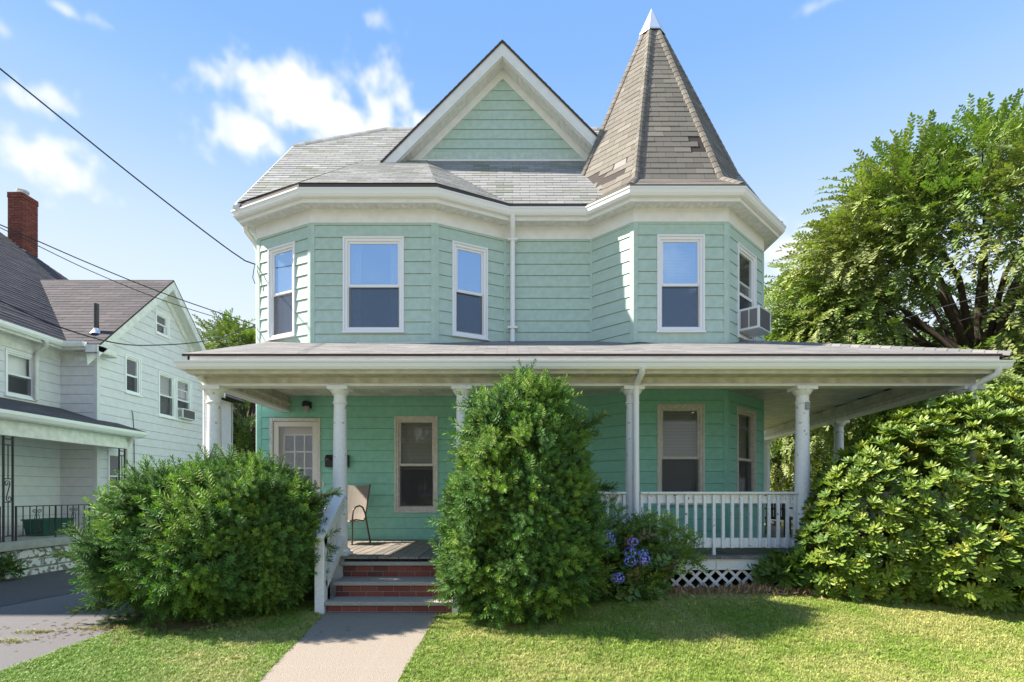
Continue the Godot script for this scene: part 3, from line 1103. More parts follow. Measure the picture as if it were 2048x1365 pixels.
func porch(grey: Array) -> void:
	var peel: Material = mats["peeling_paint"]
	var cream: Material = mats["cream_trim"]
	var white: Material = mats["white_trim"]
	var vinyl: Material = mats["white_vinyl"]
	# deck
	var deck := part("porch_deck", house)
	var x := -4.3
	while x < 6.55:
		var mb := MB.new()
		var far := 9.76
		if x > 3.5:
			far = 10.4
		if x > 4.75:
			far = 15.0
		var dz := rng.randf_range(-0.012, 0.012)
		mb.cbox(Transform3D(Basis(Vector3.RIGHT, Vector3(0, 0, -1), Vector3.UP), Vector3(x, DK - 0.03, 0)), Vector3(0.003, 7.235 + dz, 0), Vector3(0.136, far, 0.03 + rng.randf_range(-0.002, 0.001)), 0.004)
		obj("deck_board", mb, mats["deck_board_%d" % (rng.randi() % 4)], deck)
		x += 0.139
	var jm := MB.new()
	jm.box(Transform3D(), Vector3(-4.28, 0.42, -9.7), Vector3(6.5, 0.58, -7.35))
	obj("joists", jm, mats["roof_underlay"], deck)
	# skirt boards, piers and lattice
	for r in [[-4.28, -2.42], [-0.62, 2.75], [2.755, 6.5]]:
		var mb := MB.new()
		mb.cbox(Transform3D(Basis.IDENTITY, Vector3(0, 0, -7.31)), Vector3(r[0], 0.43, 0), Vector3(r[1], 0.578, 0.035), 0.004)
		obj("skirt_board", mb, peel, house)
	var lat := part("lattice", house)
	var lt := Transform3D(Basis.IDENTITY, Vector3(0, 0, -7.325))
	var band := rect2(-0.6, -0.05, 6.45, 0.43)
	for layer in 2:
		var s := 1.0 if layer == 0 else -1.0
		var q := -1.2
		while q < 7.2:
			var w := 0.027
			var p := PackedVector2Array([Vector2(q - w - 0.5 * s, -0.05 - 0.02), Vector2(q + w - 0.5 * s, -0.07), Vector2(q + w + 0.0 * s, 0.43), Vector2(q - w + 0.0 * s, 0.43)])
			for c in Geometry2D.intersect_polygons(p, band):
				var mb := MB.new()
				mb.slab(c, lt, 0.008 * layer, 0.007, 0, 0.007, 1)
				obj("slat", mb, white, lat)
			q += 0.18
	for cxp in COLX:
		var mb := MB.new()
		var g: float = gr(cxp, 7.35)
		mb.cbox(Transform3D(Basis.IDENTITY, Vector3(cxp, 0, -7.45)), Vector3(-0.09, g - 0.05, -0.05), Vector3(0.09, DK - 0.032, 0.155), 0.006)
		obj("pier", mb, peel, house)
	# columns
	for cxp in COLX:
		column(P(cxp, 0, 7.45), DK, 2.93, peel)
	var cplate := MB.new()
	cplate.cbox(Transform3D(Basis.IDENTITY, Vector3(4.03, 2.66, -7.362)), Vector3(-0.03, -0.05, 0), Vector3(0.03, 0.05, 0.02), 0.006)
	obj("cover_plate", cplate, mats["grey_plate"], house)
	var side := Vector2(0.1115, 0.9936)
	for q in [3.6, 7.75]:
		var c: Vector2 = Vector2(6.277, 7.45) + side * q
		column(P(c.x, 0, c.y), DK, 2.93, peel)
	# beam over the columns
	var BP := [Vector2(-4.11, 9.76), Vector2(-4.11, 7.45), Vector2(6.277, 7.45), Vector2(7.15, 15.2)]
	sweep(house, "porch_beam", BP, [Vector2(-0.085, 2.935), Vector2(0.075, 2.935), Vector2(0.075, 3.21), Vector2(-0.085, 3.21)], cream)
	sweep(house, "beam_moulding", BP, [Vector2(-0.1, 2.93), Vector2(0.092, 2.93), Vector2(0.096, 2.95), Vector2(0.088, 2.968), Vector2(-0.1, 2.968)], white)
	# ceiling boards
	var ceil := part("porch_ceiling", house)
	x = -4.03
	while x < 6.9:
		var mb := MB.new()
		var d0 := 7.53
		var far := 9.74
		if x > 3.5:
			far = 10.4
		if x > 4.6:
			far = 15.1
		if x > 6.1:
			d0 = 7.6 + (x - 6.1) * 8.0
		mb.box(Transform3D(), Vector3(x, 3.215, -far), Vector3(x + 0.104, 3.23, -d0))
		obj("ceiling_board", mb, M("ceiling_paint", Color(0.78, 0.76, 0.69), 0.5, texs["stain"], 0.6), ceil)
		x += 0.11
	var cb := MB.new()
	cb.box(Transform3D(), Vector3(-4.1, 3.24, -9.7), Vector3(6.6, 3.25, -7.3))
	obj("ceiling_backing", cb, mats["roof_underlay"], ceil)
	var pl := MB.new()
	pl.cbox(Transform3D(Basis(Vector3.RIGHT, Vector3(0, 0, 1), Vector3(0, -1, 0)), P(-1.72, 3.214, 9.25)), Vector3(-0.16, -0.16, 0), Vector3(0.16, 0.16, 0.02), 0.006)
	obj("ceiling_plate", pl, mats["tan_casing"], ceil)
	# eave
	var EPT := [Vector2(-3.92, 9.76), Vector2(-3.92, 7.45), Vector2(6.1, 7.45), Vector2(6.97, 15.2)]
	soffit(house, EPT, 0.06, 0.34, 3.05, 0.085, cream)
	sweep(house, "porch_fascia", EPT, [Vector2(0.325, 3.04), Vector2(0.35, 3.04), Vector2(0.35, 3.272), Vector2(0.325, 3.272)], white)
	sweep(house, "lower_fascia", EPT, [Vector2(0.3505, 3.042), Vector2(0.358, 3.042), Vector2(0.358, 3.10), Vector2(0.3505, 3.10)], cream)
	var gut := [Vector2(0.3595, 3.085), Vector2(0.425, 3.085), Vector2(0.445, 3.115), Vector2(0.455, 3.155), Vector2(0.47, 3.17), Vector2(0.47, 3.192), Vector2(0.458, 3.192), Vector2(0.445, 3.165), Vector2(0.37, 3.13), Vector2(0.3595, 3.18)]
	sweep(house, "porch_gutter", EPT, gut, vinyl)
	# roof
	var pr := part("porch_roof", house)
	var pale := [Color(0.27, 0.26, 0.25), Color(0.305, 0.29, 0.28), Color(0.24, 0.235, 0.23), Color(0.215, 0.21, 0.21), Color(0.33, 0.315, 0.30)]
	var A := P(-4.31, 3.285, 7.04)
	var B := P(6.51, 3.285, 7.04)
	var C := P(3.3, 3.285 + 0.341 * 3.21, 10.25)
	var D := P(-4.31, C.y, 10.25)
	shingles(pr, [A, B, C, D], [], 0.14, 0.305, pale, house_tabs, 0.0, mats["roof_underlay"])
	var E := P(7.45, 3.285, 15.3)
	var G := P(4.1, plane_h(B, E, C, 4.1, 15.3), 15.3)
	shingles(pr, [B, E, G, C], [], 0.14, 0.305, pale, house_tabs, 0.0, mats["roof_underlay"])
	hip_cap(pr, B, C, 0.08, mats["shingle"], pale)
	var le := MB.new()
	le.slab(PackedVector2Array([Vector2(7.1, 3.2), Vector2(9.76, 3.2), Vector2(9.76, 4.1), Vector2(7.1, 3.27)]), Transform3D(Basis(Vector3(0, 0, -1), Vector3.UP, Vector3.RIGHT), Vector3(-4.27, 0, 0)), 0, 0.03, 0, 0.03, 1)
	obj("end_panel", le, white, house)
	# railings
	railing(Vector2(COLX[0] + 0.1, 7.45), Vector2(COLX[1] - 0.1, 7.45), 0.124, peel)
	for i in [2, 3, 4]:
		railing(Vector2(COLX[i] + 0.1, 7.45), Vector2(COLX[i + 1] - 0.1, 7.45), 0.124, peel)
	var c0 := Vector2(6.277, 7.45)
	railing(c0 + side * 0.12, c0 + side * 3.48, 0.124, peel)
	railing(c0 + side * 3.72, c0 + side * 7.6, 0.124, peel)
	# downspouts on the porch
	spout([P(1.70, 3.12, 7.03), P(1.70, 3.04, 7.06), P(1.69, 2.98, 7.2), P(1.685, 2.92, 7.33), P(1.685, 2.0, 7.335), P(1.685, 0.3, 7.335)], 0.07, "downspout", vinyl, house)
	spout([P(-4.20, 3.1, 7.30), P(-4.22, 3.02, 7.32), P(-4.2, 2.97, 7.4), P(-4.25, 2.86, 7.5), P(-4.25, 0.2, 7.5)], 0.07, "downspout", peel, house)
	spout([P(6.35, 3.12, 7.04), P(6.35, 3.03, 7.06), P(6.28, 2.97, 7.16), P(6.22, 2.9, 7.28), P(6.22, 0.3, 7.3)], 0.07, "downspout", vinyl, house)
	# cable lying where the porch roof meets the wall
	var pts := []
	for k in 15:
		var s := k / 14.0
		pts.append(P(lerpf(-0.6, 2.6, s), 4.02 + 0.02 * sin(k * 1.7) - 0.04 * s, lerpf(9.38, 9.05, s)))
	pipe_path(pts, 0.008, "roof_cable", mats["wire"], house, 5)

func steps_and_path_rail() -> void:
	var st := thing("front_steps", "brick front steps with grey stone treads and peeling white handrails, leading up to porch", "steps", P(-1.5, 0, 6.9))
	var tops := [0.145, 0.335, 0.547]
	var fr := [6.56, 6.88, 7.20]
	var bot := [-0.02, 0.145, 0.335]
	var xl := -2.29
	var xr := -0.71
	for k in 3:
		var t := Transform3D(Basis.IDENTITY, Vector3(0, 0, -fr[k]))
		var mb := MB.new()
		var to: float = tops[k]
		mb.cbox(Transform3D(Basis(Vector3.RIGHT, Vector3.UP, Vector3.BACK), Vector3(0, 0, -fr[k])), Vector3(xl, to - 0.05, -0.42), Vector3(xr, to, 0.0), 0.008)
		obj("tread", mb, mats["granite"], st)
		mb = MB.new()
		mb.box(t, Vector3(xl + 0.03, bot[k], -0.5), Vector3(xr - 0.03, to - 0.051, -0.046))
		obj("mortar_bed", mb, mats["mortar"], st)
		var y: float = to - 0.052 - 0.006
		var c := 0
		while y - 0.066 > bot[k] - 0.04:
			var x := xl + 0.03 - (0.106 if (c + k) % 2 else 0.03)
			while x < xr - 0.03:
				var a := maxf(x, xl + 0.032)
				var b := minf(x + 0.202, xr - 0.032)
				if b - a > 0.03:
					mb = MB.new()
					mb.cbox(t, Vector3(a, maxf(y - 0.064, bot[k]), -0.1), Vector3(b, y, -0.036 + rng.randf_range(-0.003, 0.003)), 0.003)
					obj("brick", mb, mats["brick_%d" % [0, 0, 1, 1, 2][rng.randi() % 5]], st)
				x += 0.213
			y -= 0.0745
			c += 1
	# side cheeks of the stair
	var peel: Material = mats["peeling_paint"]
	for s in 2:
		var x: float = -2.345 if s == 0 else -0.672
		var mb := MB.new()
		mb.cbox(Transform3D(Basis.IDENTITY, Vector3(x, 0, -6.62)), Vector3(-0.06, -0.06, -0.06), Vector3(0.06, 0.97, 0.06), 0.008)
		obj("newel_post", mb, peel, st)
		var lo := P(x, 0.93, 6.50)
		var hi := P(x, 1.44, 7.36)
		var d := (hi - lo).normalized()
		var t := Transform3D(Basis(Vector3.RIGHT, d, Vector3.RIGHT.cross(d)), lo)
		mb = MB.new()
		mb.cbox(t, Vector3(-0.075, 0, -0.02), Vector3(0.075, (hi - lo).length(), 0.022), 0.005)
		obj("handrail", mb, peel, st)
		mb = MB.new()
		mb.box(t, Vector3(0.02 if s == 0 else -0.06, 0.03, -0.16), Vector3(0.06 if s == 0 else -0.02, (hi - lo).length() - 0.01, -0.021))
		obj("rail_board", mb, peel, st)
		var lo2 := P(x, 0.36, 6.62)
		var hi2 := P(x, 0.86, 7.36)
		d = (hi2 - lo2).normalized()
		t = Transform3D(Basis(Vector3.RIGHT, d, Vector3.RIGHT.cross(d)), lo2)
		mb = MB.new()
		mb.cbox(t, Vector3(-0.02, 0, -0.1), Vector3(0.06, (hi2 - lo2).length(), 0.02), 0.005)
		obj("lower_rail", mb, peel, st)
		for k in 5:
			var f := (k + 0.8) / 5.6
			var bd := lerpf(6.62, 7.36, f)
			mb = MB.new()
			mb.box(Transform3D(Basis.IDENTITY, Vector3(x, 0, -bd)), Vector3(-0.018, lerpf(0.36, 0.86, f), -0.018), Vector3(0.018, lerpf(0.93, 1.40, f) - 0.05, 0.018))
			obj("baluster", mb, peel, st)

func scroll(c: Vector3, u: Vector3, v: Vector3, r: float, turns: float, s: float) -> PackedVector3Array:
	var pts := PackedVector3Array()
	for k in 15:
		var q := k / 14.0
		var a := q * turns * TAU
		var rr := r * (1.0 - 0.8 * q)
		pts.append(c + u * (cos(a) * rr * s) + v * (sin(a) * rr))
	return pts

func build_neighbour() -> void:
	var nb := thing("clapboard_house", "white clapboard house with dark shingle roof, brick chimney and iron-posted porch across driveway", "house", P(-10, 0, 10))
	var sid: Material = M("white_siding", Color(0.70, 0.69, 0.72), 0.5, texs["clean"], 0.8)
	var trim: Material = M("neighbour_trim", Color(0.78, 0.77, 0.74), 0.5, texs["mottle"], 0.9)
	var bk: Material = mats["wall_backing"]
	var wf := {"frame": mats["white_vinyl"], "glass": mats["clear_pane"], "casing": 0.03, "fw": 0.035, "sash": 0.03, "proud": 0.03}
	var tn := face(Vector2(-9.8, 7.2), Vector2(-9.8, 11.7))
	wall(nb, "near_wall", tn, rect2(0, 0.2, 4.5, 4.62), [hole_of(3.22, 3.36, 3.9, 4.27)], 0.4, 0.2, sid, bk, 0.012)
	var o := wf.duplicate()
	o.shade = 0.45
	window(nb, tn, 3.22, 3.36, 3.9, 4.27, o)
	var tf := face(Vector2(-9.8, 11.7), Vector2(-9.0, 11.7))
	wall(nb, "wing_front_wall", tf, rect2(0, 0.2, 0.8, 4.62), [], 0.4, 0.2, sid, bk, 0.012)
	var tw := face(Vector2(-9.0, 11.7), Vector2(-9.0, 16.14))
	var hs := [hole_of(0.83, 3.8, 1.37, 4.70), hole_of(2.02, 3.42, 2.72, 4.58), hole_of(2.74, 3.42, 3.44, 4.58), hole_of(1.9, 5.5, 2.45, 6.08), hole_of(0.3, 1.3, 0.8, 2.4), hole_of(2.1, 1.0, 2.7, 2.1)]
	wall(nb, "wing_side_wall", tw, PackedVector2Array([Vector2(0, 0.2), Vector2(4.44, 0.2), Vector2(4.44, 4.6), Vector2(2.22, 6.74), Vector2(0, 4.6)]), hs, 0.4, 0.2, sid, bk, 0.012)
	o = wf.duplicate()
	window(nb, tw, 0.83, 3.8, 1.37, 4.70, o)
	o.blind = 0.02
	window(nb, tw, 2.02, 3.42, 2.72, 4.58, o)
	o.blind = 0.6
	o.raise = 0.28
	window(nb, tw, 2.74, 3.42, 3.44, 4.58, o)
	o = wf.duplicate()
	o.screen = false
	window(nb, tw, 1.9, 5.5, 2.45, 6.08, o)
	window(nb, tw, 0.3, 1.3, 0.8, 2.4, o)
	window(nb, tw, 2.1, 1.0, 2.7, 2.1, o)
	var mb := MB.new()
	mb.cbox(tw, Vector3(-0.02, 0.2, 0.0), Vector3(0.07, 4.6, 0.02), 0.004)
	mb.cbox(tf, Vector3(0.73, 0.2, 0.0), Vector3(0.82, 4.6, 0.0205), 0.004)
	obj("corner_board", mb, sid, nb)
	# closing walls and floors
	mb = MB.new()
	mb.box(Transform3D(), Vector3(-19.2, 0.2, -18.9), Vector3(-9.85, 0.3, -7.25))
	mb.box(Transform3D(), Vector3(-19.2, 2.9, -18.9), Vector3(-9.85, 3.0, -7.25))
	mb.box(Transform3D(), Vector3(-10.9, 0.2, -16.0), Vector3(-10.8, 5.3, -11.8))
	mb.box(Transform3D(), Vector3(-10.6, 0.2, -11.6), Vector3(-10.5, 4.6, -7.3))
	obj("inner_walls", mb, mats["room"], nb)
	mb = MB.new()
	mb.box(Transform3D(), Vector3(-19.2, 0.0, -18.95), Vector3(-9.8, 4.6, -18.85))
	mb.box(Transform3D(), Vector3(-9.8, 0.0, -16.14), Vector3(-9.08, 4.6, -16.06))
	mb.box(Transform3D(), Vector3(-19.2, 0.0, -7.3), Vector3(-9.9, 4.6, -7.2))
	mb.box(Transform3D(), Vector3(-9.88, 0.0, -18.9), Vector3(-9.8, 4.6, -16.1))
	obj("back_wall", mb, sid, nb)
	# roofs
	var dark := [Color(0.085, 0.075, 0.085), Color(0.105, 0.09, 0.1), Color(0.07, 0.063, 0.075), Color(0.12, 0.10, 0.105)]
	var sink := []
	var r1 := part("main_roof", nb)
	var und: Material = mats["roof_underlay"]
	var mp := [P(-9.45, 4.66, 6.9), P(-9.45, 4.66, 19.2), P(-14.5, 8.9, 14.95), P(-14.5, 8.9, 11.2)]
	shingles(r1, mp, [], 0.14, 0.4, dark, sink, 0.0, und)
	var r2 := part("wing_roof", nb)
	var wp := [P(-8.72, 4.62, 11.42), P(-8.72, 6.95, 13.92), P(-12.18, 6.95, 13.92), P(-9.45, 4.62, 11.42)]
	shingles(r2, wp, [], 0.14, 0.4, dark, sink, 0.0, und)
	mb = MB.new()
	mb.quad(P(-8.72, 6.95, 13.92), P(-8.72, 4.62, 16.42), P(-9.45, 4.62, 16.42), P(-12.18, 6.95, 13.92))
	mb.quad(P(-14.5, 8.9, 11.2), P(-14.5, 8.9, 14.95), P(-19.5, 4.66, 19.2), P(-19.5, 4.66, 6.9))
	mb.tri(P(-14.5, 8.9, 11.2), P(-19.5, 4.66, 6.9), P(-9.45, 4.66, 6.9))
	mb.tri(P(-14.5, 8.9, 14.95), P(-9.45, 4.66, 19.2), P(-19.5, 4.66, 19.2))
	obj("far_slope", mb, M("dark_shingle", Color(0.09, 0.08, 0.09), 0.95, texs["grit"], 1.0), r2)
	var r3 := part("porch_roof", nb)
	var pp := [P(-8.32, 2.84, 7.0), P(-8.32, 2.84, 12.32), P(-9.8, 3.30, 12.32), P(-9.8, 3.30, 7.0)]
	shingles(r3, pp, [], 0.14, 0.4, dark, sink, 0.0, und)
	lay_shingles(sink, 0, mats["shingle"], 0.007)
	mb = MB.new()
	mb.tri(P(-8.34, 2.80, 12.3), P(-9.0, 2.80, 12.3), P(-9.0, 3.04, 12.3))
	obj("porch_roof_end", mb, trim, nb)
	# eaves
	var EP := [Vector2(-9.8, 7.2), Vector2(-9.8, 11.7), Vector2(-9.0, 11.7)]
	sweep(nb, "frieze", EP, [Vector2(0.0, 4.30), Vector2(0.03, 4.30), Vector2(0.03, 4.55), Vector2(0.0, 4.55)], trim)
	sweep(nb, "soffit", EP, [Vector2(0.0, 4.52), Vector2(0.28, 4.52), Vector2(0.28, 4.54), Vector2(0.0, 4.54)], trim)
	sweep(nb, "fascia", EP, [Vector2(0.26, 4.50), Vector2(0.285, 4.50), Vector2(0.285, 4.66), Vector2(0.26, 4.66)], trim)
	sweep(nb, "gutter", EP, [Vector2(0.287, 4.55), Vector2(0.35, 4.55), Vector2(0.385, 4.60), Vector2(0.395, 4.655), Vector2(0.38, 4.655), Vector2(0.30, 4.60)], mats["white_vinyl"])
	mb = MB.new()
	mb.cbox(tw, Vector3(-0.32, 4.44, 0.0), Vector3(0.25, 4.60, 0.27), 0.02)
	obj("eave_return", mb, trim, nb)
	# rake boards of the wing gable
	for s in [0, 1]:
		var q := Vector2(-0.3, 4.58) if s == 0 else Vector2(4.74, 4.58)
		var ap := Vector2(2.22, 6.93)
		mb = MB.new()
		mb.slab(PackedVector2Array([q, ap, ap - Vector2(0, 0.24), q - Vector2(0, 0.24)]), tw, 0.23, 0.04, 0, 0.04, 1)
		obj("rake_board", mb, trim, nb)
		mb = MB.new()
		mb.slab(PackedVector2Array([q - Vector2(0, 0.19), ap - Vector2(0, 0.19), ap - Vector2(0, 0.22), q - Vector2(0, 0.22)]), tw, 0.01, 0.22, 0, 0.22, 1)
		obj("rake_soffit", mb, trim, nb)
		mb = MB.new()
		mb.slab(PackedVector2Array([q - Vector2(0, 0.22), ap - Vector2(0, 0.22), ap - Vector2(0, 0.42), q - Vector2(0, 0.42)]), tw, 0.012, 0.02, 0, 0.02, 1)
		obj("rake_frieze", mb, trim, nb)
	# downspouts
	spout([P(-9.45, 4.55, 10.95), P(-9.5, 4.45, 11.0), P(-9.7, 4.35, 11.05), P(-9.74, 4.2, 11.05), P(-9.74, 3.36, 11.05)], 0.07, "downspout", trim, nb)
	spout([P(-8.38, 2.75, 11.95), P(-8.40, 2.68, 11.97), P(-8.52, 2.58, 12.0), P(-8.55, 2.45, 12.0), P(-8.55, 0.1, 12.0)], 0.07, "downspout", trim, nb)
	# chimney
	var ch := part("chimney", nb)
	var cm := MB.new()
	cm.box(Transform3D(), Vector3(-14.19, 7.0, -15.69), Vector3(-13.81, 9.90, -15.21))
	obj("chimney_core", cm, mats["mortar"], ch)
	var bm := MB.new()
	var y := 7.2
	var row := 0
	while y < 9.88:
		var grow := 0.02 if y > 9.72 else 0.0
		for f in 4:
			var t: Transform3D
			var len := 0.4
			if f == 0:
				t = face(Vector2(-14.2, 15.2), Vector2(-13.8, 15.2))
			elif f == 1:
				t = face(Vector2(-13.8, 15.2), Vector2(-13.8, 15.7))
				len = 0.5
			elif f == 2:
				t = face(Vector2(-13.8, 15.7), Vector2(-14.2, 15.7))
			else:
				t = face(Vector2(-14.2, 15.7), Vector2(-14.2, 15.2))
				len = 0.5
			var x := -0.1 if (row + f) % 2 else 0.0
			while x < len:
				var a := maxf(x, 0.0)
				var b := minf(x + 0.19, len)
				if b - a > 0.02:
					var k := rng.randf_range(0.8, 1.2)
					bm.tint(Color(0.26 * k, 0.075 * k, 0.055 * k))
					bm.box(t, Vector3(a, y, -0.005), Vector3(b, y + 0.062, 0.008 + grow))
				x += 0.2
		y += 0.074
		row += 1
	var bo := obj("brickwork", bm, M("chimney_brick", Color(1, 1, 1), 0.9, texs["fine"], 3.0, null, 0.0, true), ch)
	bo.set_meta("kind", "stuff")
	cm = MB.new()
	cm.box(Transform3D(), Vector3(-14.2, 9.9, -15.7), Vector3(-13.8, 9.93, -15.2))
	cm.lathe(P(-13.98, 9.93, 15.42), [Vector2(0.12, 0), Vector2(0.12, 0.08), Vector2(0.15, 0.1), Vector2(0.15, 0.15), Vector2(0.06, 0.19), Vector2(0.0, 0.2)], 14)
	obj("flue_cap", cm, M("galvanised", Color(0.5, 0.5, 0.5), 0.5), ch)
	cm = MB.new()
	for k in 5:
		var xx := -13.78 - 0.1 * k
		cm.box(Transform3D(), Vector3(xx - 0.1, 7.9 + 0.085 * k, -15.3), Vector3(xx, 8.33 + 0.085 * k, -15.183))
	cm.box(Transform3D(), Vector3(-13.8, 7.8, -15.75), Vector3(-13.782, 8.28, -15.18))
	obj("flashing", cm, M("lead", Color(0.33, 0.35, 0.38), 0.6), ch)
	# vent pipe
	cm = MB.new()
	cm.tube(PackedVector3Array([P(-9.09, 4.9, 11.8), P(-9.09, 5.6, 11.8)]), PackedFloat32Array([0.05]), 12)
	var vp := obj("vent_pipe", cm, M("cast_iron", Color(0.045, 0.04, 0.04), 0.6), nb)
	cm = MB.new()
	cm.lathe(P(-9.09, 4.93, 11.8), [Vector2(0.13, 0.0), Vector2(0.06, 0.09), Vector2(0.052, 0.13)], 12)
	obj("pipe_collar", cm, mats["finial_metal"], vp)
	# porch: slab, stone base, beam, ceiling
	mb = MB.new()
	mb.box(Transform3D(), Vector3(-9.8, 0.49, -12.15), Vector3(-8.48, 0.63, -7.1))
	obj("porch_slab", mb, M("old_concrete", Color(0.40, 0.385, 0.36), 0.9, texs["mottle"], 1.0, texs["fine"], 0.2), nb)
	# stones of the base, one by one
	var base := part("porch_base", nb)
	mb = MB.new()
	mb.box(Transform3D(), Vector3(-9.7, -0.2, -12.1), Vector3(-8.56, 0.489, -7.15))
	obj("base_core", mb, mats["mortar"], base)
	var stone: Material = M("painted_stone", Color(1, 1, 1), 0.9, blotch_tex("oldpaint", 51, 0.02, Color(0.86, 0.85, 0.84), Color(0.50, 0.46, 0.44), 0.54, 0.05), 0.7, texs["fine"], 0.4)
	var ts := face(Vector2(-8.55, 8.5), Vector2(-8.55, 12.1))
	for k in 3:
		var x := -rng.randf() * 0.3
		while x < 3.6:
			var w := rng.randf_range(0.35, 0.75)
			mb = MB.new()
			mb.cbox(ts, Vector3(maxf(x, 0.0) + 0.006, -0.04 + 0.175 * k, -0.05), Vector3(minf(x + w, 3.6) - 0.006, -0.04 + 0.175 * (k + 1) - 0.012, rng.randf_range(0.0, 0.025)), 0.02)
			obj("stone", mb, stone, base)
			x += w
	sweep(nb, "porch_beam", [Vector2(-8.6, 7.1), Vector2(-8.6, 12.1)], [Vector2(-0.1, 2.44), Vector2(0.08, 2.44), Vector2(0.08, 2.76), Vector2(-0.1, 2.76)], trim)
	sweep(nb, "porch_end_beam", [Vector2(-8.62, 12.0), Vector2(-9.0, 12.0)], [Vector2(-0.08, 2.46), Vector2(0.08, 2.46), Vector2(0.08, 2.76), Vector2(-0.08, 2.76)], trim)
	sweep(nb, "porch_gutter", [Vector2(-8.6, 7.1), Vector2(-8.6, 12.28)], [Vector2(0.2, 2.72), Vector2(0.26, 2.72), Vector2(0.30, 2.78), Vector2(0.31, 2.835), Vector2(0.29, 2.835), Vector2(0.2, 2.78)], mats["white_vinyl"])
	sweep(nb, "porch_soffit", [Vector2(-8.6, 7.1), Vector2(-8.6, 12.25)], [Vector2(0.05, 2.70), Vector2(0.22, 2.70), Vector2(0.22, 2.82), Vector2(0.05, 2.82)], trim)
	mb = MB.new()
	mb.box(Transform3D(), Vector3(-9.8, 2.70, -12.0), Vector3(-8.6, 2.73, -7.1))
	obj("porch_ceiling", mb, trim, nb)
	# iron posts with scrolls
	var iron: Material = mats["iron"]
	for d in [9.25, 11.95]:
		var post := part("iron_post", nb)
		mb = MB.new()
		for e in [-0.085, 0.085]:
			mb.box(Transform3D(), Vector3(-8.65, 0.63, -d + e - 0.012), Vector3(-8.626, 2.44, -d + e + 0.012))
		obj("upright", mb, iron, post)
		mb = MB.new()
		for h in [0.72, 1.30, 1.70, 2.28, 2.38]:
			mb.box(Transform3D(), Vector3(-8.648, h, -d - 0.08), Vector3(-8.628, h + 0.018, -d + 0.08))
		for seg in [[0.72, 1.30], [1.70, 2.28]]:
			mb.tube(PackedVector3Array([P(-8.638, seg[0], d), P(-8.638, seg[1], d)]), PackedFloat32Array([0.008]), 5)
		obj("rung", mb, iron, post)
		mb = MB.new()
		var c := P(-8.638, 1.5, d)
		var u := Vector3(0, 0, -1)
		mb.tube(scroll(c + Vector3(0, 0.13, 0.02), u, Vector3.UP, 0.055, 1.2, 1.0), PackedFloat32Array([0.008]), 5)
		mb.tube(scroll(c + Vector3(0, -0.13, -0.02), -u, -Vector3.UP, 0.055, 1.2, 1.0), PackedFloat32Array([0.008]), 5)
		mb.tube(PackedVector3Array([c + Vector3(0, 0.13, -0.035), c + Vector3(0, 0.0, 0.0), c + Vector3(0, -0.13, 0.035)]), PackedFloat32Array([0.008]), 5)
		obj("scroll", mb, iron, post)
	for run in [[7.6, 9.1], [9.4, 11.85]]:
		mb = MB.new()
		mb.box(Transform3D(), Vector3(-8.66, 1.22, -run[1]), Vector3(-8.62, 1.235, -run[0]))
		mb.box(Transform3D(), Vector3(-8.65, 0.70, -run[1]), Vector3(-8.63, 0.715, -run[0]))
		var rl := obj("iron_railing", mb, iron, nb)
		var d: float = run[0]
		var k := 0
		while d <= run[1] + 0.001:
			mb = MB.new()
			var th := 0.011 if k % 6 == 0 else 0.006
			mb.box(Transform3D(), Vector3(-8.64 - th, 0.63 if k % 6 == 0 else 0.70, -d - th), Vector3(-8.64 + th, 1.23, -d + th))
			obj("bar", mb, iron, rl)
			if k % 6 == 3 and run[0] > 9.2:
				mb = MB.new()
				for sg in [-1.0, 1.0]:
					mb.tube(scroll(P(-8.632, 1.13, d + sg * 0.05), Vector3(0, 0, -sg), Vector3.UP, 0.045, 1.3, 1.0), PackedFloat32Array([0.006]), 5)
					mb.tube(scroll(P(-8.632, 0.81, d + sg * 0.05), Vector3(0, 0, -sg), -Vector3.UP, 0.045, 1.3, 1.0), PackedFloat32Array([0.006]), 5)
					mb.tube(PackedVector3Array([P(-8.632, 1.09, d + sg * 0.03), P(-8.632, 0.97, d + sg * 0.055), P(-8.632, 0.85, d + sg * 0.03)]), PackedFloat32Array([0.006]), 5)
				obj("scroll", mb, iron, rl)
			d += (run[1] - run[0]) / (12 if run[0] < 9.2 else 18)
			k += 1
	# utility box and cable on the wing
	mb = MB.new()
	mb.cbox(tw, Vector3(1.04, 1.86, 0.012), Vector3(1.2, 2.02, 0.1), 0.015)
	var ub := obj("utility_box", mb, M("grey_plastic", Color(0.4, 0.41, 0.42), 0.5), nb)
	mb = MB.new()
	mb.tube(PackedVector3Array([tw * Vector3(1.12, 2.01, 0.03), tw * Vector3(1.12, 2.9, 0.02), tw * Vector3(1.08, 3.35, 0.02), tw * Vector3(1.0, 3.4, 0.05)]), PackedFloat32Array([0.008]), 5)
	obj("cable", mb, mats["wire"], ub)
	# window air conditioner on the wing
	ac_unit(tw, 2.80, 3.47, 3.38, 3.74, 0.16, "small window air conditioner in the twin window of the white house")
	# recycling bin on the porch
	var bin := thing("recycling_bin", "dark green plastic recycling bin with white lettering on white house's porch", "bin", P(-9.2, 0.63, 10.9))
	mb = MB.new()
	var bt := Transform3D(Basis(Vector3(0, 0, -1), Vector3.UP, Vector3.RIGHT), P(-9.0, 0.632, 10.35))
	var lo := [Vector3(0.04, 0, -0.36), Vector3(0.66, 0, -0.36), Vector3(0.66, 0, -0.02), Vector3(0.04, 0, -0.02)]
	var hi := [Vector3(0, 0.31, -0.4), Vector3(0.7, 0.31, -0.4), Vector3(0.7, 0.31, 0.02), Vector3(0, 0.31, 0.02)]
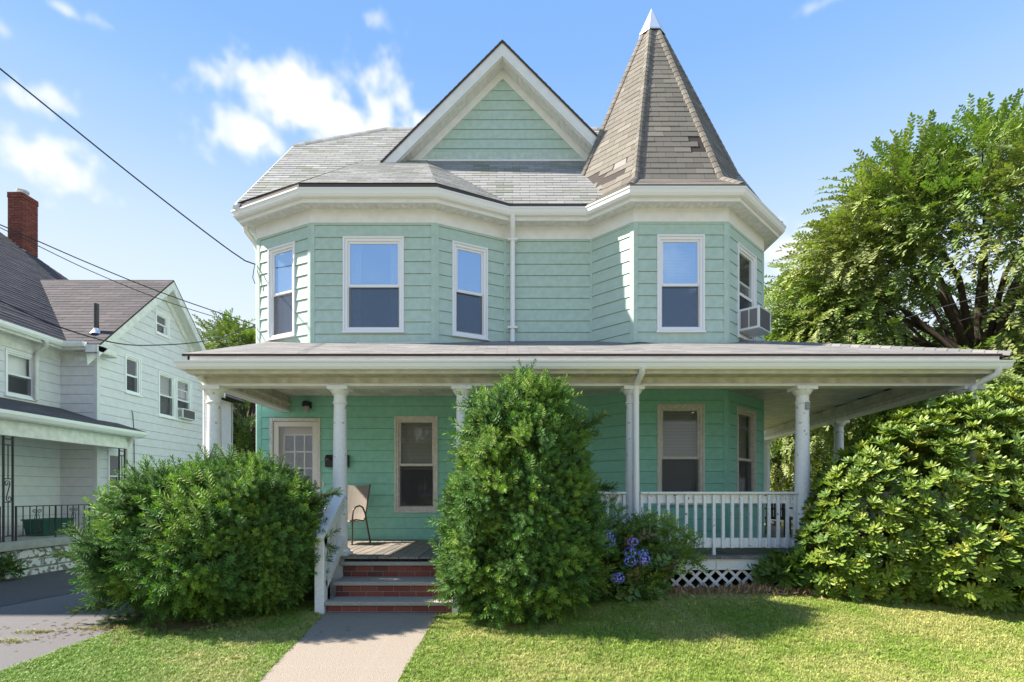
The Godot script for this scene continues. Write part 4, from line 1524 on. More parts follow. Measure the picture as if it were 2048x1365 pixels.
	for k in 4:
		var j := (k + 1) % 4
		mb.quad(bt * lo[j], bt * lo[k], bt * hi[k], bt * hi[j])
	mb.quad(bt * lo[0], bt * lo[1], bt * lo[2], bt * lo[3])
	var green: Material = M("bin_green", Color(0.008, 0.075, 0.05), 0.45)
	green.cull_mode = BaseMaterial3D.CULL_DISABLED
	obj("body", mb, green, bin)
	mb = MB.new()
	ring(mb, Transform3D(bt.basis * Basis(Vector3.RIGHT, Vector3(0, 0, -1), Vector3.UP), bt * Vector3(0, 0.3, 0)), Rect2(-0.015, -0.035, 0.73, 0.45), Rect2(0.005, -0.015, 0.69, 0.41), 0, 0.025)
	obj("rim", mb, green, bin)
	mb = MB.new()
	for k in 3:
		mb.box(bt, Vector3(0.44 + 0.03 * k, 0.21, 0.012), Vector3(0.46 + 0.03 * k, 0.225, 0.016))
		mb.box(bt, Vector3(0.44 + 0.035 * k, 0.09, 0.003), Vector3(0.465 + 0.035 * k, 0.105, 0.007))
	for k in 3:
		var a := TAU * k / 3.0
		mb.box(Transform3D(bt.basis * Basis(Vector3.BACK, a), bt * Vector3(0.485, 0.16, 0.008)), Vector3(-0.022, 0.014, 0), Vector3(0.012, 0.022, 0.004))
	obj("lettering", mb, mats["white_vinyl"], bin)

func ac_unit(t: Transform3D, x0: float, y0: float, x1: float, y1: float, depth: float, label: String) -> void:
	var at := t * Vector3((x0 + x1) / 2, y0, 0)
	var a := thing("window_air_conditioner", label, "air conditioner", at)
	var mb := MB.new()
	ring(mb, t, Rect2(x0, y0, x1 - x0, y1 - y0), Rect2(x0 + 0.025, y0 + 0.025, x1 - x0 - 0.05, y1 - y0 - 0.05), -0.05, depth, 0.006)
	mb.box(t, Vector3(x0 + 0.02, y0 + 0.02, -0.05), Vector3(x1 - 0.02, y1 - 0.02, depth - 0.03))
	obj("case", mb, mats["appliance"], a)
	mb = MB.new()
	var k := 0
	var x := x0 + 0.03
	while x < x1 - 0.03:
		mb.box(t, Vector3(x, y0 + 0.025, depth - 0.03), Vector3(x + 0.006, y1 - 0.025, depth - 0.012))
		x += 0.014
	obj("rear_grille", mb, mats["grille"], a)
	for s in 2:
		mb = MB.new()
		var xx := x0 - 0.004 if s == 0 else x1 - 0.004
		mb.box(t, Vector3(xx, y0 + 0.04, 0.04), Vector3(xx + 0.008, y1 - 0.04, depth * 0.5 - 0.01))
		mb.box(t, Vector3(xx, y0 + 0.04, depth * 0.5 + 0.01), Vector3(xx + 0.008, y1 - 0.04, depth - 0.04))
		obj("side_vent", mb, mats["grille"], a)

# ---------- plants
func leaf(mb: MB, o: Vector3, dir: Vector3, side: Vector3, len: float, w: float, fold: float, col: Color, droop := 0.0) -> void:
	mb.tint(col)
	var n := dir.cross(side).normalized()
	var up := n * fold * w
	var m := o + dir * len * 0.5 - n * droop * len * 0.25
	var e := o + dir * len - n * droop * len
	var a := o + dir * len * 0.3 + side * w * 0.5 + up - n * droop * len * 0.1
	var b := o + dir * len * 0.3 - side * w * 0.5 + up - n * droop * len * 0.1
	var a2 := o + dir * len * 0.72 + side * w * 0.4 + up - n * droop * len * 0.5
	var b2 := o + dir * len * 0.72 - side * w * 0.4 + up - n * droop * len * 0.5
	mb.tri(o, a, m); mb.tri(a, a2, m); mb.tri(a2, e, m)
	mb.tri(o, m, b); mb.tri(b, m, b2); mb.tri(b2, m, e)

# yew shoot: an upright leader along +y with side shoots, all bristling with needles
func yew_spray() -> ArrayMesh:
	var mb := MB.new()
	var shoots := [[Vector3.ZERO, Vector3(0, 1, 0.05).normalized(), 1.0]]
	for i in 6:
		var a := TAU * i / 6.0 + rng.randf_range(-0.4, 0.4)
		var lean := rng.randf_range(0.55, 0.95)
		shoots.append([Vector3(0, 0.08 + 0.09 * i, 0), Vector3(cos(a) * lean, 0.85, sin(a) * lean * 0.75).normalized(), rng.randf_range(0.4, 0.68)])
	for t in shoots:
		var o: Vector3 = t[0]
		var d: Vector3 = t[1]
		var l: float = t[2]
		mb.tint(Color(0.8, 0.7, 0.5))
		mb.tube(PackedVector3Array([o, o + d * l * 0.95]), PackedFloat32Array([0.014, 0.006]), 3, false)
		var x := d.cross(Vector3(0.3, 0.2, 0.9)).normalized()
		var z := x.cross(d)
		var k := int(l * 20) + 3
		for i in k:
			var q := (i + 0.5) / k
			var b := o + d * (l * q)
			# this year's growth at the shoot ends is yellower than the old needles
			var fresh := q > 0.62
			for j in 4:
				var a := TAU * j / 4.0 + i * 0.9
				var rad := x * cos(a) + z * sin(a) * 0.7
				var nd := (rad + d * (0.55 if q < 0.85 else 1.3)).normalized()
				var nl := 0.145 * rng.randf_range(0.8, 1.1) * (1.0 if q < 0.85 else 0.8)
				var nw := nd.cross(d).normalized() * 0.013
				var g := rng.randf_range(0.85, 1.15)
				mb.tint(Color(2.7 * g, 2.0 * g, 0.8 * g) if fresh else Color(g, g, g))
				mb.quad(b - nw * 0.5, b + nd * nl * 0.6 - nw, b + nd * nl, b + nd * nl * 0.6 + nw)
	return mb.mesh()

func oblong(mb: MB, o: Vector3, dir: Vector3, side: Vector3, len: float, w: float, fold: float, col: Color, droop: float) -> void:
	mb.tint(col)
	var n := dir.cross(side).normalized()
	var at := [0.0, 0.22, 0.5, 0.78, 0.94, 1.0]
	var wd := [0.08, 0.32, 0.5, 0.46, 0.26, 0.03]
	for i in 5:
		var q := []
		for k in [i, i + 1]:
			var m: Vector3 = o + dir * len * at[k] - n * droop * len * at[k] * at[k]
			var e: Vector3 = n * fold * w * wd[k] * 2.0
			q.append([m, m + side * w * wd[k] + e, m - side * w * wd[k] + e])
		mb.quad(q[0][0], q[0][1], q[1][1], q[1][0])
		mb.quad(q[0][2], q[0][0], q[1][0], q[1][2])

func rhodo_whorl() -> ArrayMesh:
	var mb := MB.new()
	var k := 10
	for i in k:
		var a := TAU * i / k + rng.randf_range(-0.2, 0.2)
		var el := rng.randf_range(0.02, 0.42)
		var d := Vector3(cos(a) * cos(el), sin(el), sin(a) * cos(el))
		var side := Vector3(-sin(a), 0, cos(a))
		oblong(mb, d * 0.06, d, side, rng.randf_range(0.8, 1.08), 0.31, 0.14, Color(1, 1, 1) * rng.randf_range(0.85, 1.12), 0.26)
	for i in 4:
		var a := TAU * i / 4 + 0.4
		var el := 0.95
		var d := Vector3(cos(a) * cos(el), sin(el), sin(a) * cos(el))
		leaf(mb, d * 0.03, d, Vector3(-sin(a), 0, cos(a)), 0.5, 0.17, 0.25, Color(1.35, 1.3, 0.9), 0.1)
	mb.tint(Color(0.9, 0.75, 0.25))
	mb.tube(PackedVector3Array([Vector3(0, -0.7, 0), Vector3(0, 0, 0), Vector3(0, 0.14, 0)]), PackedFloat32Array([0.03, 0.035, 0.01]), 5)
	return mb.mesh()

# leafy twig along +y with n alternate leaves
func leaf_twig(n: int, len: float, w: float, sag: float) -> ArrayMesh:
	var mb := MB.new()
	mb.tint(Color(0.8, 0.6, 0.35))
	var pts := PackedVector3Array()
	for k in 5:
		var s := k / 4.0
		pts.append(Vector3(0, s * (1.0 - 0.2 * sag * s), -sag * s * s * 0.6))
	mb.tube(pts, PackedFloat32Array([0.014, 0.011, 0.008, 0.005, 0.003]), 4, false)
	for i in n:
		var s := (i + 0.7) / n
		var o := Vector3(0, s * (1.0 - 0.2 * sag * s), -sag * s * s * 0.6)
		var a := (0.0 if i % 2 else PI) + rng.randf_range(-0.7, 0.7)
		var d := Vector3(cos(a) * 0.85, rng.randf_range(0.25, 0.7), sin(a) * 0.5 - 0.25 * sag).normalized()
		var side := d.cross(Vector3(rng.randf_range(-0.4, 0.4), 0.3, 1)).normalized()
		leaf(mb, o, d, side, len * rng.randf_range(0.75, 1.15), w * rng.randf_range(0.85, 1.15), 0.14, Color(1, 1, 1) * rng.randf_range(0.8, 1.2), 0.2)
	leaf(mb, Vector3(0, 1.0 - 0.2 * sag, -sag * 0.6), Vector3(0, 0.9, -0.4).normalized(), Vector3.RIGHT, len, w, 0.14, Color(1.1, 1.1, 1))
	return mb.mesh()

func along(dir: Vector3, roll: float, s: float, at: Vector3) -> Transform3D:
	var y := dir.normalized()
	var x := y.cross(Vector3.UP)
	if x.length() < 0.05:
		x = Vector3.RIGHT
	x = x.normalized()
	# z points up and away from the twig's underside
	var z := x.cross(y)
	var b := Basis(x, y, z) * Basis(Vector3.UP, roll)
	return Transform3D(b.scaled_local(Vector3.ONE * s), at)

func rnd3() -> Vector3:
	return Vector3(rng.randfn(), rng.randfn(), rng.randfn()).normalized()

# points on the skin of a heap of ellipsoids: [position, outward]
func skin(lobes: Array, n: int, depth0: float, depth1: float, low: float) -> Array:
	var out := []
	var tries := 0
	var areas := []
	var total := 0.0
	for l in lobes:
		var r: Vector3 = l[1]
		var a := r.x * r.y + r.y * r.z + r.x * r.z
		areas.append(a)
		total += a
	while out.size() < n and tries < n * 30:
		tries += 1
		var q := rng.randf() * total
		var k := 0
		while q > areas[k] and k < areas.size() - 1:
			q -= areas[k]
			k += 1
		var c: Vector3 = lobes[k][0]
		var r: Vector3 = lobes[k][1]
		var d := rnd3()
		var s := rng.randf_range(depth0, depth1)
		var p := c + d * r * s
		if p.y < low:
			continue
		var inside := false
		for j in lobes.size():
			if j != k:
				var e: Vector3 = (p - lobes[j][0]) / lobes[j][1]
				if e.length() < s - 0.06:
					inside = true
					break
		if inside:
			continue
		out.append([p, (d / r).normalized()])
	return out

func yew(called: String, label: String, at: Vector3, lobes: Array, n: int, stray: Array) -> void:
	var y := thing(called, label, "bush", at, "clipped yew bushes by the front steps")
	var sp := [yew_spray(), yew_spray()]
	for l in lobes:
		l[1] = l[1] - Vector3(0.11, 0.1, 0.1)
	var m := leafmat("yew_needles", Color(0.28, 0.4, 0.1), 0.75)
	var wob := FastNoiseLite.new()
	wob.seed = 4
	wob.frequency = 0.55
	for v in 2:
		var xf := []
		var cs := []
		for layer in 3:
			var dd: Array = [[0.97, 1.05], [0.84, 0.95], [0.64, 0.82]][layer]
			# shoots grow in sprays: some stand proud, with gaps between them
			for e in skin(lobes, int(n * [0.55, 0.3, 0.15][layer] * 0.5 / 9.0), dd[0], dd[1], 0.06):
				var o: Vector3 = e[1]
				var c: Vector3 = e[0]
				c += o * (0.16 * wob.get_noise_3dv(c * 3.0) + rng.randf_range(-0.07, 0.12))
				var lead := (o + Vector3.UP * 0.5 + rnd3() * 0.4).normalized()
				var tone := Color(0.07, 0.16, 0.042).lerp(Color(0.12, 0.235, 0.05), rng.randf())
				if rng.randf() < 0.3:
					tone = Color(0.19, 0.31, 0.048)
				var reach := rng.randf_range(0.75, 1.4)
				for j in 9:
					var sp_ := rnd3()
					sp_ = (sp_ - lead * sp_.dot(lead) * 0.6) * 0.105 * reach
					var dir := (lead + sp_ * 3.4 + rnd3() * 0.18).normalized()
					var s := rng.randf_range(0.15, 0.24) * reach
					if j == 0:
						s *= 1.9
					xf.append(along(dir, rng.randf() * TAU, s, c + sp_ - dir * s * 0.45))
					cs.append(tone * rng.randf_range(0.8, 1.2))
		if v == 0:
			for s in stray:
				var p: Vector3 = s[0]
				var d: Vector3 = s[1]
				for q in 7:
					xf.append(along(d + rnd3() * 0.35, rng.randf() * TAU, rng.randf_range(0.13, 0.2), p + d * (0.06 * (q - 4))))
					cs.append(Color(0.075, 0.135, 0.025))
		multi("foliage", sp[v], m, xf, cs, y)
	var mb := MB.new()
	for k in 9:
		var a := TAU * k / 9.0
		var l: Array = lobes[k % lobes.size()]
		var tip: Vector3 = l[0] + Vector3(cos(a) * l[1].x * 0.6, l[1].y * 0.2, sin(a) * l[1].z * 0.6)
		var st := at + Vector3(cos(a) * 0.12, -0.05, sin(a) * 0.12)
		mb.tube(PackedVector3Array([st, st.lerp(tip, 0.4) + Vector3(0, 0.12, 0), tip]), PackedFloat32Array([0.035, 0.025, 0.01]), 6)
	obj("stems", mb, M("bark", Color(0.10, 0.07, 0.05), 0.9, texs["grain"], 2.0), y)

func rhododendron() -> void:
	var at := P(6.0, gr(6.0, 6.8), 6.8)
	var y := thing("rhododendron", "large spreading rhododendron with yellow-green leathery leaves beside porch corner", "shrub", at)
	var lobes := [[P(6.35, 1.3, 6.85), Vector3(1.7, 1.42, 1.0)], [P(5.15, 1.22, 6.9), Vector3(0.9, 1.22, 0.8)], [P(4.55, 1.0, 6.85), Vector3(0.7, 1.0, 0.62)], [P(4.15, 0.7, 6.8), Vector3(0.48, 0.62, 0.42)], [P(7.9, 1.25, 6.5), Vector3(1.4, 1.35, 1.0)], [P(5.6, 0.75, 6.35), Vector3(0.9, 0.6, 0.5)], [P(6.8, 0.75, 6.15), Vector3(0.9, 0.65, 0.5)]]
	var kinds := [rhodo_whorl(), rhodo_whorl(), rhodo_whorl()]
	var m := leafmat("rhododendron_leaf", Color(0.22, 0.3, 0.05), 0.45)
	var all := []
	for layer in 3:
		var dd: Array = [[0.95, 1.07], [0.82, 0.94], [0.66, 0.8]][layer]
		for e in skin(lobes, [3100, 2000, 1000][layer], dd[0], dd[1], 0.12):
			var o: Vector3 = e[1]
			var p: Vector3 = e[0]
			var dir := (o + Vector3.UP * 0.75 + rnd3() * 0.3).normalized()
			var s := rng.randf_range(0.08, 0.118)
			var c := Color(0.135, 0.215, 0.022).lerp(Color(0.21, 0.275, 0.03), rng.randf())
			if rng.randf() < 0.3:
				c = Color(0.10, 0.18, 0.026)
			if rng.randf() < 0.06:
				c = Color(0.32, 0.34, 0.035)
			all.append([along(dir, rng.randf() * TAU, s, p), c, s * s / (p - Vector3(0, EYE, 0)).length_squared() * (0.0 if p.x > 6.4 or layer > 0 or o.z < 0.1 else 1.0)])
	all.sort_custom(func(a, b): return a[2] > b[2])
	for i in 300:
		var o := MeshInstance3D.new()
		o.name = "leaf_whorl"
		y.add_child(o, true)
		o.mesh = kinds[i % 3]
		var t: Transform3D = all[i][0]
		t.origin -= at
		o.transform = t
		# a few tones shared by the whorls
		var k := i % 6
		o.material_override = whorl_mat(k)
	for v in 3:
		var xf := []
		var cs := []
		for i in range(300 + v, all.size(), 3):
			xf.append(all[i][0])
			cs.append(all[i][1])
		multi("foliage", kinds[v], m, xf, cs, y)
	var mb := MB.new()
	for k in 16:
		var l: Array = lobes[k % lobes.size()]
		var tip: Vector3 = l[0] + rnd3() * l[1] * 0.6
		var st: Vector3 = at + Vector3(rng.randf_range(-0.9, 0.9), -0.05, rng.randf_range(-0.2, 0.2))
		mb.tube(PackedVector3Array([st, st.lerp(tip, 0.5) + Vector3(0, 0.15, 0), tip]), PackedFloat32Array([0.04, 0.028, 0.01]), 6)
	obj("stems", mb, mats["bark"], y)

func whorl_mat(k: int) -> StandardMaterial3D:
	var key := "whorl_leaf_%d" % k
	if mats.has(key):
		return mats[key]
	var m := leafmat(key, Color(0.22, 0.3, 0.05), 0.45)
	m.albedo_color = [Color(0.15, 0.235, 0.024), Color(0.195, 0.27, 0.03), Color(0.10, 0.18, 0.026), Color(0.17, 0.245, 0.026), Color(0.12, 0.2, 0.024), Color(0.21, 0.28, 0.032)][k].linear_to_srgb()
	return m

func shrub(called: String, label: String, at: Vector3, lobes: Array, n: int, twig: Mesh, size: Vector2, cols: Array, category := "shrub") -> Node3D:
	var y := thing(called, label, category, at)
	var xf := []
	var cs := []
	for e in skin(lobes, n, 0.45, 1.08, 0.03):
		var o: Vector3 = e[1]
		var dir := (o + Vector3.UP * 0.4 + rnd3() * 0.7).normalized()
		var s := rng.randf_range(size.x, size.y)
		xf.append(along(dir, rng.randf_range(-1, 1), s, e[0] - dir * s * 0.5))
		cs.append(cols[rng.randi() % cols.size()] * rng.randf_range(0.75, 1.25))
	multi("foliage", twig, leafmat("shrub_leaf", Color(0.3, 0.4, 0.1)), xf, cs, y)
	return y

func hydrangea() -> void:
	var at := P(1.3, gr(1.3, 6.85), 6.85)
	var tw := leaf_twig(7, 0.42, 0.24, 0.4)
	var y := shrub("hydrangea", "hydrangea shrub with round blue flower heads in front of porch railing", at, [[P(1.25, 0.62, 6.85), Vector3(0.48, 0.46, 0.36)], [P(0.95, 0.45, 6.75), Vector3(0.36, 0.4, 0.3)], [P(1.55, 0.4, 6.8), Vector3(0.4, 0.38, 0.3)]], 420, tw, Vector2(0.16, 0.26), [Color(0.12, 0.22, 0.045), Color(0.15, 0.25, 0.045), Color(0.09, 0.17, 0.04), Color(0.16, 0.13, 0.05)])
	var fl := M("blue_petal", Color(1, 1, 1), 0.6, null, 1.0, null, 0.0, true)
	fl.cull_mode = BaseMaterial3D.CULL_DISABLED
	for h in [[1189, 1073, 0.075], [1214, 1070, 0.085], [1219, 1083, 0.075], [1165, 1095, 0.05], [1266, 1085, 0.06], [1261, 1105, 0.07], [1261, 1123, 0.07], [1287, 1107, 0.06], [1288, 1121, 0.075], [1236, 1157, 0.075], [1163, 1150, 0.055], [1180, 1120, 0.05]]:
		var c := pix(h[0], h[1], 6.22)
		var r: float = h[2] * 1.05
		var mb := MB.new()
		for i in 90:
			var d := rnd3()
			if d.z < -0.5:
				continue
			var p := c + d * r * Vector3(1, 0.82, 1) * rng.randf_range(0.85, 1.05)
			var a := d.cross(rnd3()).normalized()
			var b := d.cross(a)
			var k := rng.randf_range(0.75, 1.3)
			var base := Color(0.22, 0.29, 0.8) if int(h[0]) % 2 else Color(0.31, 0.28, 0.8)
			mb.tint(Color(base.r * k, base.g * k, base.b * k))
			var s := r * 0.19
			for q in [a, b]:
				var w: Vector3 = d.cross(q) * s * 0.45
				mb.quad(p - q * s, p + w + d * 0.003, p + q * s, p - w + d * 0.003)
		obj("flower_head", mb, fl, y)
		var sm := MB.new()
		sm.tube(PackedVector3Array([c, c + Vector3(0.02, -0.12, -0.06), c + Vector3(0.0, -0.3, -0.25)]), PackedFloat32Array([0.004]), 5)
		obj("stem", sm, M("green_stem", Color(0.09, 0.13, 0.04), 0.6), y)

func rose() -> void:
	var at := P(1.95, gr(1.95, 6.95), 6.95)
	var tw := leaf_twig(11, 0.2, 0.12, 0.3)
	var y := shrub("rose_bush", "small-leaved rose bush with arching canes against white porch railing", at, [[P(1.95, 0.72, 6.95), Vector3(0.42, 0.34, 0.26)], [P(2.2, 0.66, 6.9), Vector3(0.3, 0.2, 0.2)], [P(1.75, 0.95, 7.0), Vector3(0.2, 0.25, 0.15)], [P(1.6, 0.3, 6.75), Vector3(0.35, 0.25, 0.25)]], 420, tw, Vector2(0.14, 0.24), [Color(0.18, 0.29, 0.06), Color(0.24, 0.35, 0.06), Color(0.15, 0.26, 0.055)])
	var xf := []
	var cs := []
	var mb := MB.new()
	for cane in [[[1265, 1120], [1280, 1050], [1320, 1040], [1352, 1060]], [[1280, 1110], [1310, 1070], [1345, 1062], [1395, 1088]], [[1240, 1080], [1238, 1030], [1222, 1008], [1228, 1000]], [[1250, 1090], [1262, 1050], [1280, 1038], [1300, 1048]], [[1300, 1110], [1340, 1095], [1360, 1105], [1372, 1130]]]:
		var pts := PackedVector3Array()
		for k in 4:
			pts.append(pix(cane[k][0], cane[k][1], 6.85))
		var cv := Curve3D.new()
		for k in 4:
			var tg: Vector3 = (pts[mini(k + 1, 3)] - pts[maxi(k - 1, 0)]) * 0.22
			cv.add_point(pts[k], -tg, tg)
		var bk := cv.tessellate_even_length(4, 0.05)
		mb.tube(bk, PackedFloat32Array([0.004]), 4)
		for k in range(2, bk.size()):
			for q in 3:
				var s := rng.randf_range(0.1, 0.16)
				xf.append(along(rnd3() + Vector3(0, 0.3, 0.2), rng.randf() * TAU, s, bk[k]))
				cs.append(Color(0.17, 0.28, 0.06) * rng.randf_range(0.8, 1.25))
	obj("canes", mb, mats["green_stem"], y)
	multi("cane_leaves", tw, mats["shrub_leaf"], xf, cs, y)

func tree(called: String, label: String, base: Vector3, fork: float, trunk: float, centre: Vector3, radii: Vector3, clumps: int, per: int, twig: Array, size: Vector2, spread: float, cols: Array, sd: int, group := "", droop := 0.4) -> Node3D:
	rng.seed = sd
	var t := thing(called, label, "tree", base, group)
	var cs_ := []
	for i in clumps:
		var d := rnd3()
		var s := rng.randf_range(0.5, 1.0)
		s = pow(s, 0.6)
		cs_.append(centre + d * radii * s)
	var mb := MB.new()
	var f := base + Vector3(0, fork, 0)
	mb.tube(PackedVector3Array([base - Vector3(0, 0.1, 0), base.lerp(f, 0.3) + Vector3(0.05, 0, 0), f]), PackedFloat32Array([trunk * 1.3, trunk, trunk * 0.85]), 10)
	obj("trunk", mb, M("tree_bark", Color(0.13, 0.10, 0.08), 0.95, texs["grain"], 0.8, texs["fine"], 1.5), t)
	mb = MB.new()
	for i in mini(clumps, 46):
		var c: Vector3 = cs_[i]
		var st := f.lerp(Vector3(centre.x, f.y + (centre.y - f.y) * 0.8, centre.z), rng.randf() * 0.8)
		var mid := st.lerp(c, 0.5) + Vector3(rng.randf_range(-0.3, 0.3), 0.12 * radii.y, rng.randf_range(-0.3, 0.3))
		var r := trunk * rng.randf_range(0.18, 0.4)
		mb.tube(PackedVector3Array([st, st.lerp(mid, 0.5) + Vector3(0, 0.1, 0), mid, mid.lerp(c, 0.6), c]), PackedFloat32Array([r, r * 0.8, r * 0.55, r * 0.3, r * 0.12]), 6, false)
	obj("limbs", mb, mats["tree_bark"], t)
	for v in twig.size():
		var xf := []
		var cs := []
		for i in range(v, clumps, twig.size()):
			var c: Vector3 = cs_[i]
			var o := (c - centre).normalized()
			var tone: Color = cols[rng.randi() % cols.size()]
			for k in per:
				var d := rnd3()
				var p := c + d * spread * Vector3(1, 0.7, 1) * pow(rng.randf(), 0.45)
				var dir := (d * 0.7 + o * 0.6 + rnd3() * 0.5 + Vector3(0, -droop + 0.35 * maxf(o.y, 0), 0)).normalized()
				xf.append(along(dir, rng.randf_range(-0.8, 0.8), rng.randf_range(size.x, size.y), p))
				cs.append(tone * rng.randf_range(0.72, 1.3))
		multi("crown", twig[v], leafmat("tree_leaf", Color(0.4, 0.5, 0.12)), xf, cs, t)
	return t

func sky_image() -> Image:
	var w := 2048
	var h := 1024
	var im := Image.create(w, h, false, Image.FORMAT_RGBF)
	var n1 := FastNoiseLite.new()
	n1.seed = 12
	n1.frequency = 3.2
	n1.fractal_octaves = 6
	n1.fractal_gain = 0.55
	# clouds: direction, angular half-widths, strength
	var cl := []
	for c in [[545, 165, 95, 48, 1.0], [610, 215, 110, 55, 1.15], [690, 245, 110, 45, 1.1], [765, 195, 58, 62, 0.95], [705, 140, 34, 48, 0.62], [640, 270, 80, 30, 0.8], [495, 262, 62, 36, 1.05], [540, 290, 40, 26, 0.8], [105, 318, 90, 46, 0.95], [150, 340, 50, 30, 0.6], [40, 195, 70, 26, 0.58], [105, 205, 45, 26, 0.55], [757, 46, 26, 18, 0.66], [105, 8, 50, 11, 0.45], [0, 50, 24, 20, 0.5], [1590, 500, 80, 46, 0.8], [1700, 540, 120, 50, 0.6], [845, 238, 26, 20, 0.7], [2035, 66, 24, 12, 0.5], [1650, 4, 40, 12, 0.5]]:
		var d := Vector3((c[0] - CX) / F, (CY - c[1]) / F, -1.0)
		var l := d.length()
		var q := 1.0 / (l * 1.0)
		cl.append([d.normalized(), c[2] / F * q, c[3] / F * q, c[4]])
	# the same kind of small fair-weather clouds all round
	var g := RandomNumberGenerator.new()
	g.seed = 77
	for k in 46:
		var az := g.randf() * TAU
		if absf(wrapf(az, -PI, PI)) < 0.85:
			continue
		var el := g.randf_range(0.12, 0.8)
		var s := g.randf_range(0.03, 0.1)
		cl.append([Vector3(sin(az) * cos(el), sin(el), -cos(az) * cos(el)), s, s * 0.5, g.randf_range(0.6, 1.1)])
	var grad := Gradient.new()
	grad.interpolation_mode = Gradient.GRADIENT_INTERPOLATE_CUBIC
	grad.offsets = PackedFloat32Array([0.0, 0.2, 0.36, 0.526, 0.62, 1.0])
	grad.colors = PackedColorArray([Color(0.69, 0.74, 0.80), Color(0.65, 0.72, 0.80), Color(0.52, 0.64, 0.80), Color(0.29, 0.47, 0.77), Color(0.20, 0.385, 0.73), Color(0.11, 0.28, 0.64)])
	var data := PackedFloat32Array()
	data.resize(w * h * 3)
	for y in h:
		var el := (0.5 - (y + 0.5) / h) * PI
		var s := clampf(sin(el), 0.0, 1.0)
		# pale at the horizon, clear blue above
		var base := grad.sample(s)
		var near := []
		for c in cl:
			if absf(asin(c[0].y) - el) < c[2] * 3.2:
				near.append(c)
		for x in w:
			var col := base
			if el > 0.0 and near.size():
				var az := (x + 0.5) / w * TAU
				var d := Vector3(sin(az) * cos(el), sin(el), -cos(az) * cos(el))
				var m := 0.0
				for c in near:
					var cd: Vector3 = c[0]
					if d.dot(cd) < 0.93:
						continue
					var hx := Vector3(-cd.z, 0, cd.x).normalized()
					var vy := hx.cross(cd)
					var e := d - cd
					var rr := pow(e.dot(hx) / c[1], 2) + pow(e.dot(vy) / c[2], 2)
					if rr < 9.0:
						m = maxf(m, c[3] * exp(-rr * 0.75))
				if m > 0.02:
					var f := n1.get_noise_3dv(d * 2.6) * 0.6 + n1.get_noise_3dv(d * 8.0 + Vector3(5, 1, 2)) * 0.42
					var k := ss(0.22, 0.98, m * 0.96 + f * 0.95)
					col = base.lerp(Color(0.84, 0.845, 0.86), k * 0.96)
			var i := (y * w + x) * 3
			data[i] = col.r
			data[i + 1] = col.g
			data[i + 2] = col.b
	return Image.create_from_data(w, h, false, Image.FORMAT_RGBF, data.to_byte_array())

func ground_sheet(poly: PackedVector2Array, lift: float, xs: Array, ds: Array) -> MB:
	var mb := MB.new()
	for i in xs.size() - 1:
		for j in ds.size() - 1:
			for p in Geometry2D.intersect_polygons(poly, rect2(xs[i], ds[j], xs[i + 1], ds[j + 1])):
				var idx := Geometry2D.triangulate_polygon(p)
				for k in range(0, idx.size(), 3):
					var q := []
					for m in 3:
						var v: Vector2 = p[idx[k + m]]
						q.append(P(v.x, gr(v.x, v.y) + lift, v.y))
					if (q[1] - q[0]).cross(q[2] - q[0]).y < 0:
						mb.tri(q[0], q[2], q[1])
					else:
						mb.tri(q[0], q[1], q[2])
	return mb

func steps_of(a: float, b: float, s: float) -> Array:
	var r := []
	var x := a
	while x < b:
		r.append(x)
		x += s
	r.append(b)
	return r

